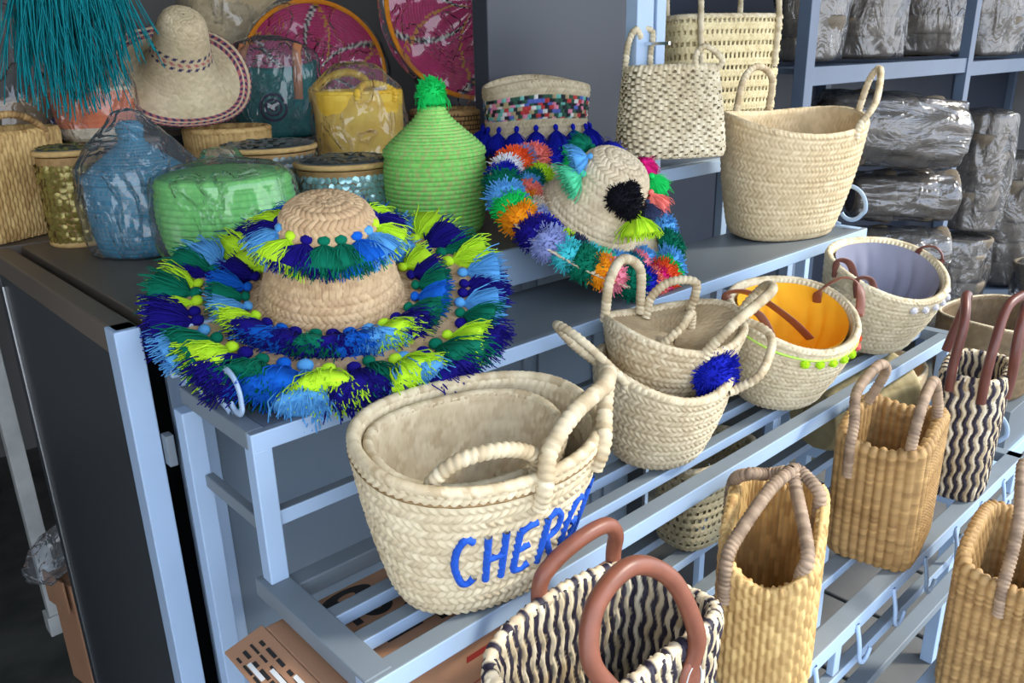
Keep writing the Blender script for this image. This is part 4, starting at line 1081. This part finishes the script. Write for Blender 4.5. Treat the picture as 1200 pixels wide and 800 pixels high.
# teal bag in plastic
t = mk('teal_bag', 'teal straw bag with tan leather straps and navy flower motif in plastic', 'bag', (1.11, 2.17, 1.291), (0, 0, -28))
b = Basket(.118, .065, .185, 2.8, (.86, .9), wave=.01, nu=240)
TEAL = (lin(0, 96, 98), lin(16, 134, 132))
build_wall(b, t, herring(.012, .01, .9, TEAL), .0024, 50, rim_r=.004, rim_pal=TEAL)
for a in (-125, -60):
    strap_handle(t, [b.at(a, .55, -.004), b.at(a, .8, -.006), b.at(a, 1, -.006), b.at(a) + [.005, 0, .04], b.at(a) + [.012, .01, .06]], M['leather_tan'], .024, .004, 30, up=(0, -1, .2))
for r in (.034, .020, .008):
    cc = b.at(-92, .45, -.006); q = [cc + np.array([math.cos(x) * r, 0, math.sin(x) * r]) for x in np.linspace(0, 2 * PI, 24, endpoint=False)]
    V, F, C = grid(tube_grid(np.array(q), .004, 6, closed=True)); link('flower_motif', raw_mesh('flower_motif', V, F), YARN['slate'], t)
bag_shell(t, .138, .095, [(.004, .2), (.005, .94), (.06, 1.0), (.16, .98), (.22, .92), (.25, .6), (.262, .3), (.265, .02)], 13, crumple=.08)

# orange basket in plastic
t = mk('orange_basket', 'small basket with an orange band and rope handle in a cloudy plastic bag', 'basket', (.560, 1.90, 1.345), (0, 0, -20))
b = Basket(.078, .07, .10, 2.4, (.9, .9), nu=200)
def orangemix(u, V, C):
    h, c = bp_(u, V, C); m = (V > .07) & (V < .16); return h, np.where(m[..., None], lin(226, 116, 62) + 0 * c, c)
build_wall(b, t, orangemix, .002, 44, rim_r=.005)
rope_handle(t, arch(b, 150, 110, .10, .0), .008, PALM_DRY); rope_handle(t, arch(b, 80, -20, .035, -.02), .006, PALM_DRY)
bag_shell(t, .098, .088, [(.002, .2), (.005, .9), (.05, 1.0), (.11, .95), (.16, .7), (.19, .4), (.20, .05)], 17, crumple=.10)
bx = thing('storage_box', 'dark box under the orange basket at the back', 'box', (.585, 1.92, 1.181))
bbox_part('box_body', (-.08, -.07, 0), (.08, .07, .152), M['cab_side'], bx); bbox_part('box_lid', (-.083, -.073, .152), (.083, .073, .163), M['cab_top'], bx)
bx = thing('storage_box', 'dark box under the teal bag at the back', 'box', (1.12, 2.19, 1.181))
bbox_part('box_body', (-.12, -.08, 0), (.12, .08, .098), M['cab_side'], bx); bbox_part('box_lid', (-.123, -.083, .098), (.123, .083, .108), M['cab_top'], bx)
bx = thing('storage_box', 'dark box under the plain straw sombrero', 'box', (.80, 2.05, 1.181))
bbox_part('box_body', (-.07, -.06, 0), (.07, .08, .150), M['cab_side'], bx); bbox_part('box_lid', (-.073, -.063, .150), (.073, .083, .164), M['cab_top'], bx)

# magenta woven plates in plastic
def plate_mat(name, pairs):
    return None
def plate(label, loc, axis, R, seed):
    t = thing('woven_plate', label, 'plate', loc); t.rotation_mode = 'QUATERNION'; t.rotation_quaternion = Vector(axis).normalized().to_track_quat('Z', 'Y')
    MAG = (lin(178, 14, 86), lin(222, 30, 122))
    def pf(col, u, V, k, c):
        m = np.abs(np.sin(u * PI * 6 + V * 9)) < .16; m2 = np.abs(np.sin(u * PI * 6 - V * 11 + 1)) < .14
        col = np.where((m & (c % 2 == 0))[..., None], lin(232, 226, 214), col); col = np.where((m & (c % 2 == 1))[..., None], lin(26, 24, 50), col)
        col = np.where((m2 & (c % 2 == 0))[..., None], lin(226, 160, 40), col)
        return col
    pr = [(.004, 0), (R * .3, .004), (R * .6, .015), (R * .85, .038), (R * .965, .055)]
    lathe('plate_body', pr, M['yarncol'], t, coil(.0085, .006, MAG, None, .8, pf), .0028, 280, 90)
    lathe('plate_rim', [(R * .955, .054), (R * .98, .058), (R * 1.0, .064), (R * .985, .068), (R * .96, .062)], M['yarncol'], t, coil(.02, .006, (lin(224, 128, 24), lin(244, 156, 40)), None), .002, 240, 20, 'orange bound rim')
    a = np.arange(90) / 90 * 2 * PI; rgp = np.random.default_rng(seed); 
    rr = [(.02, .12), (R * .5, .10), (R * .9, .085), (R * 1.06, .07), (R * 1.08, .03), (R * .8, .0), (R * .4, -.012), (.02, -.014)]
    pr = spline(rr, 44); nu = 90
    A, B = np.meshgrid(np.arange(nu) / nu * 2 * PI, np.linspace(0, 1, len(pr)), indexing='ij'); d = np.zeros_like(A)
    for i in range(10):
        k = rgp.integers(1, 9); d += (1 - 2 * np.abs(np.sin(.5 * A * k + rgp.uniform(0, 6) + B * rgp.uniform(-7, 7)))) / (1.5 + .25 * k)
    d *= .03
    Pp = np.stack([pr[None, :, 0] * (1 + d * .6) * np.cos(A), pr[None, :, 0] * (1 + d * .6) * np.sin(A), pr[None, :, 1] + d * .5], -1)
    V, F, C = grid(Pp); link('plastic_bag', raw_mesh('plastic_bag', V, F), M['plastic'], t)
    return t
plate('magenta woven plate with black and white zigzags in plastic, left of the pair', (1.37, 2.39, 1.44), (-.50, -.80, .12), .215, 3)
plate('magenta woven plate with thick orange rim in plastic, right of the pair', (1.66, 1.95, 1.62), (-.55, -.78, .12), .26, 5)

# brown coiled basket behind the green lidded one
t = mk('coiled_basket', 'brown coiled basket half hidden behind the green tasselled lid', 'basket', (1.30, 1.72, 1.18), (0, 0, 0))
b = Basket(.10, .10, .17, 2.0, (.9, .9), nu=200)
t.location = (1.42, 1.80, 1.182)
build_wall(b, t, coil(.012, .009, (lin(150, 112, 66), lin(190, 150, 96)), lin(70, 50, 36), .82), .003, 60, rim_r=.006, rim_pal=RUSH)

# large rope basket in plastic at the top
t = mk('rope_basket', 'big pale rope basket in plastic above the straw sombrero', 'basket', (1.27, 2.70, 1.182), (0, 0, 10))
b = Basket(.165, .14, .52, 2.3, (.86, .86), nu=260)
build_wall(b, t, herring(.024, .02, 1.6, (lin(186, 166, 128), lin(226, 208, 170))), .006, 80, rim_r=.008)
bag_shell(t, .185, .16, [(.004, .2), (.005, .94), (.1, 1.0), (.40, 1.0), (.52, .96), (.58, .6), (.60, .05)], 23, crumple=.07)

# teal raffia fringe
t = thing('raffia_fringe', 'hanging teal raffia fringe at the top left', 'fringe', (.535, 1.79, 1.755))
cs = []; rg2 = np.random.default_rng(5)
for i in range(420):
    x = rg2.uniform(-.12, .085); y = rg2.uniform(-.03, .03); l = rg2.uniform(.22, .37) * (1 - 1.1 * abs(x + .03) - 1.2 * max(0, x)); w = rg2.normal(0, .018); w2 = rg2.normal(0, .02)
    cs.append([[x * .6, y * .5, 0], [x * .85 + w * .3, y, -l * .4], [x + w, y + w2 * .5, -l * .75], [x * 1.05 + w * 1.6, y + w2, -l]])
me = strands_mesh('raffia', cs, .0016); link('raffia', me, YARN['turq'], t, 'stuff')
q = np.array([[-.10, 0, 0], [0, 0, .004], [.10, 0, 0]]); V, F, C = grid(tube_grid(spline(q, 20), .018, 10)); link('header_band', raw_mesh('header_band', V, F), YARN['turq'], t)
V, F, C = grid(tube_grid(np.array([[0, 0, .01], [0, 0, .5], [0, 0, .995]]), .004, 6)); link('hanging_cord', raw_mesh('hanging_cord', V, F), YARN['turq'], t)

# dark baskets at the far left, one with purple pompoms in plastic
t = mk('pompom_basket', 'brown basket with purple pompoms in plastic at the far left', 'basket', (.462, 2.06, 1.181), (0, 0, 0))
b = Basket(.115, .10, .24, 2.3, (.84, .84), nu=220)
build_wall(b, t, herring(.013, .011, .9, (lin(110, 90, 62), lin(150, 126, 90))), .0026, 50, rim_r=.005, rim_pal=RUSH)
for a, v, s in ((-70, .78, .9), (-125, .25, .8), (-150, .8, .8)):
    p = b.at(a, v, -.004); yarn(POMS[0], 'pompom', 'purple', t, tuple(p), (math.cos(math.radians(a)), math.sin(math.radians(a)), 0), (0, 0, 1), (s, s, s))
bag_shell(t, .135, .12, [(.004, .2), (.005, .94), (.1, 1.0), (.25, .95), (.33, .7), (.42, .35), (.44, .02)], 29, crumple=.08)
t = mk('pompom_basket', 'grey basket with one purple pompom above the tan seagrass basket', 'basket', (.42, 2.29, 1.291), (0, 0, 0))
b = Basket(.12, .10, .30, 2.3, (.9, .9), nu=200)
build_wall(b, t, herring(.014, .012, .9, (lin(84, 82, 78), lin(120, 116, 108))), .0026, 50, rim_r=.005, rim_pal=RUSH)
p = b.at(-80, .86, -.004); yarn(POMS[1], 'pompom', 'purple', t, tuple(p), (0, -1, 0), (0, 0, 1), (1, 1, 1))

# ================================================================== CARDBOARD BOXES ON THE LOWER SHELF
t = thing('cardboard_box', 'brown printed cardboard carton under the second slatted shelf', 'box', (.315, .635, .666))
bbox_part('carton', (0, 0, 0), (.44, .160, .200), M['card'], t, .003)
# open end flap with ragged edge
fl = bbox_part('flap', (-.050, -.01, -.004), (.0, .165, .0), M['card'], t, .001); fl.location = (0, 0, .2005); fl.rotation_euler = (0, math.radians(-13), 0)
def printed(parent, base, ux, uy, marks, m, name='print'):
    """flat print lying on a carton face"""
    for (x, y, w, h, sh) in marks:
        c = np.array(base) + np.array(ux) * x + np.array(uy) * y; ux_, uy_ = np.array(ux) * w / 2, np.array(uy) * h / 2; nrm = np.cross(ux, uy) * .0006
        if sh == 'disc':
            a = np.arange(20) / 20 * 2 * PI; V = np.array([c + nrm + np.cos(k) * ux_ + np.sin(k) * uy_ for k in a] + [c + nrm + .35 * (np.cos(k) * ux_ + np.sin(k) * uy_) for k in a]); F = np.array([[i, (i + 1) % 20, 20 + (i + 1) % 20, 20 + i] for i in range(20)])
        else: V = np.array([c + nrm - ux_ - uy_, c + nrm + ux_ - uy_, c + nrm + ux_ + uy_, c + nrm - ux_ + uy_]); F = np.array([[0, 1, 2, 3]])
        link(name, raw_mesh(name, V, F, None, False), m, parent)
printed(t, (0, .004, .200), (1, 0, 0), (0, 1, 0), [(.045, .050, .03, .007, 'b'), (.085, .092, .010, .026, 'b'), (.090, .055, .008, .014, 'b'), (.118, .095, .040, .036, 'disc'), (.115, .040, .05, .022, 'b'), (.150, .060, .012, .03, 'b'), (.100, .135, .07, .030, 'disc'), (.195, .075, .042, .042, 'disc'), (.235, .085, .02, .03, 'b'), (.225, .12, .06, .03, 'disc'), (.185, .03, .05, .022, 'b'), (.225, .04, .012, .02, 'b')], M['ink'])
printed(t, (0, 0, 0), (1, 0, 0), (0, 0, 1), [(.22, .165, .22, .0018, 'b'), (.33, .135, .0018, .06, 'b'), (.22, .105, .22, .0018, 'b'), (.20, .145, .05, .009, 'b'), (.255, .14, .04, .007, 'b'), (.30, .15, .03, .007, 'b')], M['red_ink'], 'red_print')
for k in range(4):
    for j in range(7):
        printed(fl, (-.044 + k * .010, .005 + j * .022, .0), (1, 0, 0), (0, 1, 0), [(0, 0, .003 + .0015 * (k % 2), .011 + .005 * ((j + k) % 3), 'b')], M['ink'])
for k in (0, 1, 2): printed(fl, (-.039 + k * .013, .105 - k * .03, .0003), (1, 0, 0), (0, 1, 0), [(0, 0, .005, .036, 'b')], M['tape'], 'tape')

# ================================================================== PLASTIC WRAPPED BUNDLES ON THE RIGHT SHELVES
BND = (lin(84, 74, 62), lin(138, 126, 108))
def bundle(label, c, d, L, R, seed, n=5, squash=.8):
    """a stack of nested baskets lying along direction d, wrapped in plastic"""
    t = thing('wrapped_bundle', label, 'bundle', c, group=None)
    t.rotation_mode = 'QUATERNION'; t.rotation_quaternion = Vector(d).normalized().to_track_quat('Z', 'Y')
    me = None
    for i in range(n):
        z = L * i / n
        if me is None:
            a = np.arange(60) / 60 * 2 * PI; pr = spline([(R * .70, 0), (R * .86, L / n * .25), (R * .97, L / n * .9), (R * .90, L / n * 1.0), (R * .66, L / n * .5)], 20)
            P = np.stack([np.stack([r * np.cos(a), r * np.sin(a) * squash, np.full(60, z_)], 1) for r, z_ in pr], 1)
            V, F, C = grid(P, ribs(.016, .010, BND), .006); me = raw_mesh('nested_basket', V, F, C)
        o = link('nested_basket', me, M['straw'], t); o.location = (0, 0, z); o.rotation_euler = (0, 0, i * 1.3)
    bag_shell(t, R * 1.20, R * 1.22 * squash, [(-.01, .05), (-.012, .8), (.0, .96), (L * .3, 1.0), (L * .7, 1.02), (L * 1.0, .97), (L * 1.04, .7), (L * 1.06, .05)], seed, 96, 48, .10, M['wrap'], 'plastic_wrap')
    return t
BUN = [('wrapped bundle of nested baskets on the upper shelf beside the tall openwork basket', (2.80, 1.52, 1.447), (0, 0, 1), .34, .125, 1),
       ('wrapped bundle of nested baskets second from the left on the upper shelf', (3.20, 1.52, 1.447), (.02, 0, 1), .34, .135, 2),
       ('wide wrapped bundle on the upper shelf just left of the blue upright', (3.76, 1.56, 1.447), (.04, 0, 1), .36, .19, 3),
       ('wrapped bundle on the upper shelf just right of the blue upright', (4.42, 1.52, 1.432), (0, 0, 1), .40, .19, 4),
       ('tilted ribbed bundle leaning under the upper shelf behind the cream basket', (3.02, 1.56, 1.215), (.68, -.62, -.10), .50, .145, 6),
       ('wrapped bundle lying under the tilted ribbed bundle', (3.25, 1.52, .918), (.62, -.72, .0), .38, .108, 7),
       ('lower wrapped bundle beside the rim of the grey lined basket', (3.25, 1.52, .690), (.62, -.72, .0), .38, .108, 8),
       ('lowest lying bundle behind the grey lined basket', (3.25, 1.52, .462), (.62, -.72, .0), .38, .108, 11),
       ('tall upright bundle standing right of the tilted bundle', (4.34, 1.42, .63), (.03, 0, 1), .54, .125, 9),
       ('dull wrapped bundle low down beside the blue upright', (4.28, 1.42, .247), (.0, 0, 1), .345, .14, 10),
       ('pale wrapped bundle at the far right above the bags', (4.95, 1.45, .247), (.03, 0, 1), .66, .19, 12),
       ('crumpled wrapped bundle at the right end of the lower shelves', (4.60, 1.05, .0), (.0, .05, 1), .46, .19, 14)]
for lb, c, d, L, R, sd in BUN: bundle(lb, c, d, L, R, sd, 5 if L < .5 else 6)

# ================================================================== LEFT SIDE, ON THE FLOOR
t = thing('white_leg_frame', 'chipped white metal table leg standing behind the cabinet', 'frame', (.33, 2.30, -.012))
bbox_part('leg', (-.02, -.02, 0), (.02, .02, 1.1), M['white_paint'], t, .002); bbox_part('foot', (-.028, -.028, 0), (.028, .028, .06), M['white_paint'], t, .002)
bbox_part('crossbar', (-.02, .02, .95), (.02, .9, .99), M['white_paint'], t, .002); bbox_part('leg', (-.02, .86, 0), (.02, .90, 1.1), M['white_paint'], t, .002)
t = thing('cardboard_box', 'crumpled brown carton on the floor behind the cabinet end', 'box', (.37, 2.02, -.012), (0, 0, .2))
bbox_part('carton', (-.06, -.05, 0), (.06, .06, .32), M['card'], t, .004); fl = bbox_part('flap', (-.075, -.05, .25), (-.07, .05, .34), M['card'], t, .001)
t = thing('plastic_bag', 'crumpled clear plastic bag caught behind the cabinet', 'bag', (.268, 2.0, .335), (.3, .5, 0))
bag_shell(t, .055, .045, [(0, .1), (.01, .8), (.06, 1.0), (.12, .8), (.17, .4), (.2, .1)], 41, 40, 24, .25, name='bag_film')

# ================================================================== GROUPS OF LIKE THINGS
GROUPS = {'wrapped_bundle': 'plastic wrapped basket bundles on the right shelves', 'seagrass_tote': 'rush totes on the lower shelf', 'striped_bag': 'black and cream striped bags',
          'lined_basket': 'cloth lined palm baskets on the slatted shelf', 'palm_basket': 'palm baskets on and beside the rack', 'openwork_basket': 'open-weave palm baskets',
          'lidded_basket': 'coiled lidded baskets on the counter', 'sequin_box': 'round sequin boxes on the counter', 'woven_plate': 'magenta woven plates in plastic',
          'storage_box': 'dark boxes at the back of the counter', 'floor_stand': 'low metal stands at the front', 'cardboard_box': 'brown cardboard cartons',
          'pompom_basket': 'baskets with purple pompoms', 'seagrass_basket': 'tan seagrass baskets on the counter'}
for o in list(SC.objects):
    k = o.name.split('.')[0]
    if o.parent is None and k in GROUPS and 'category' in o: o['group'] = GROUPS[k]
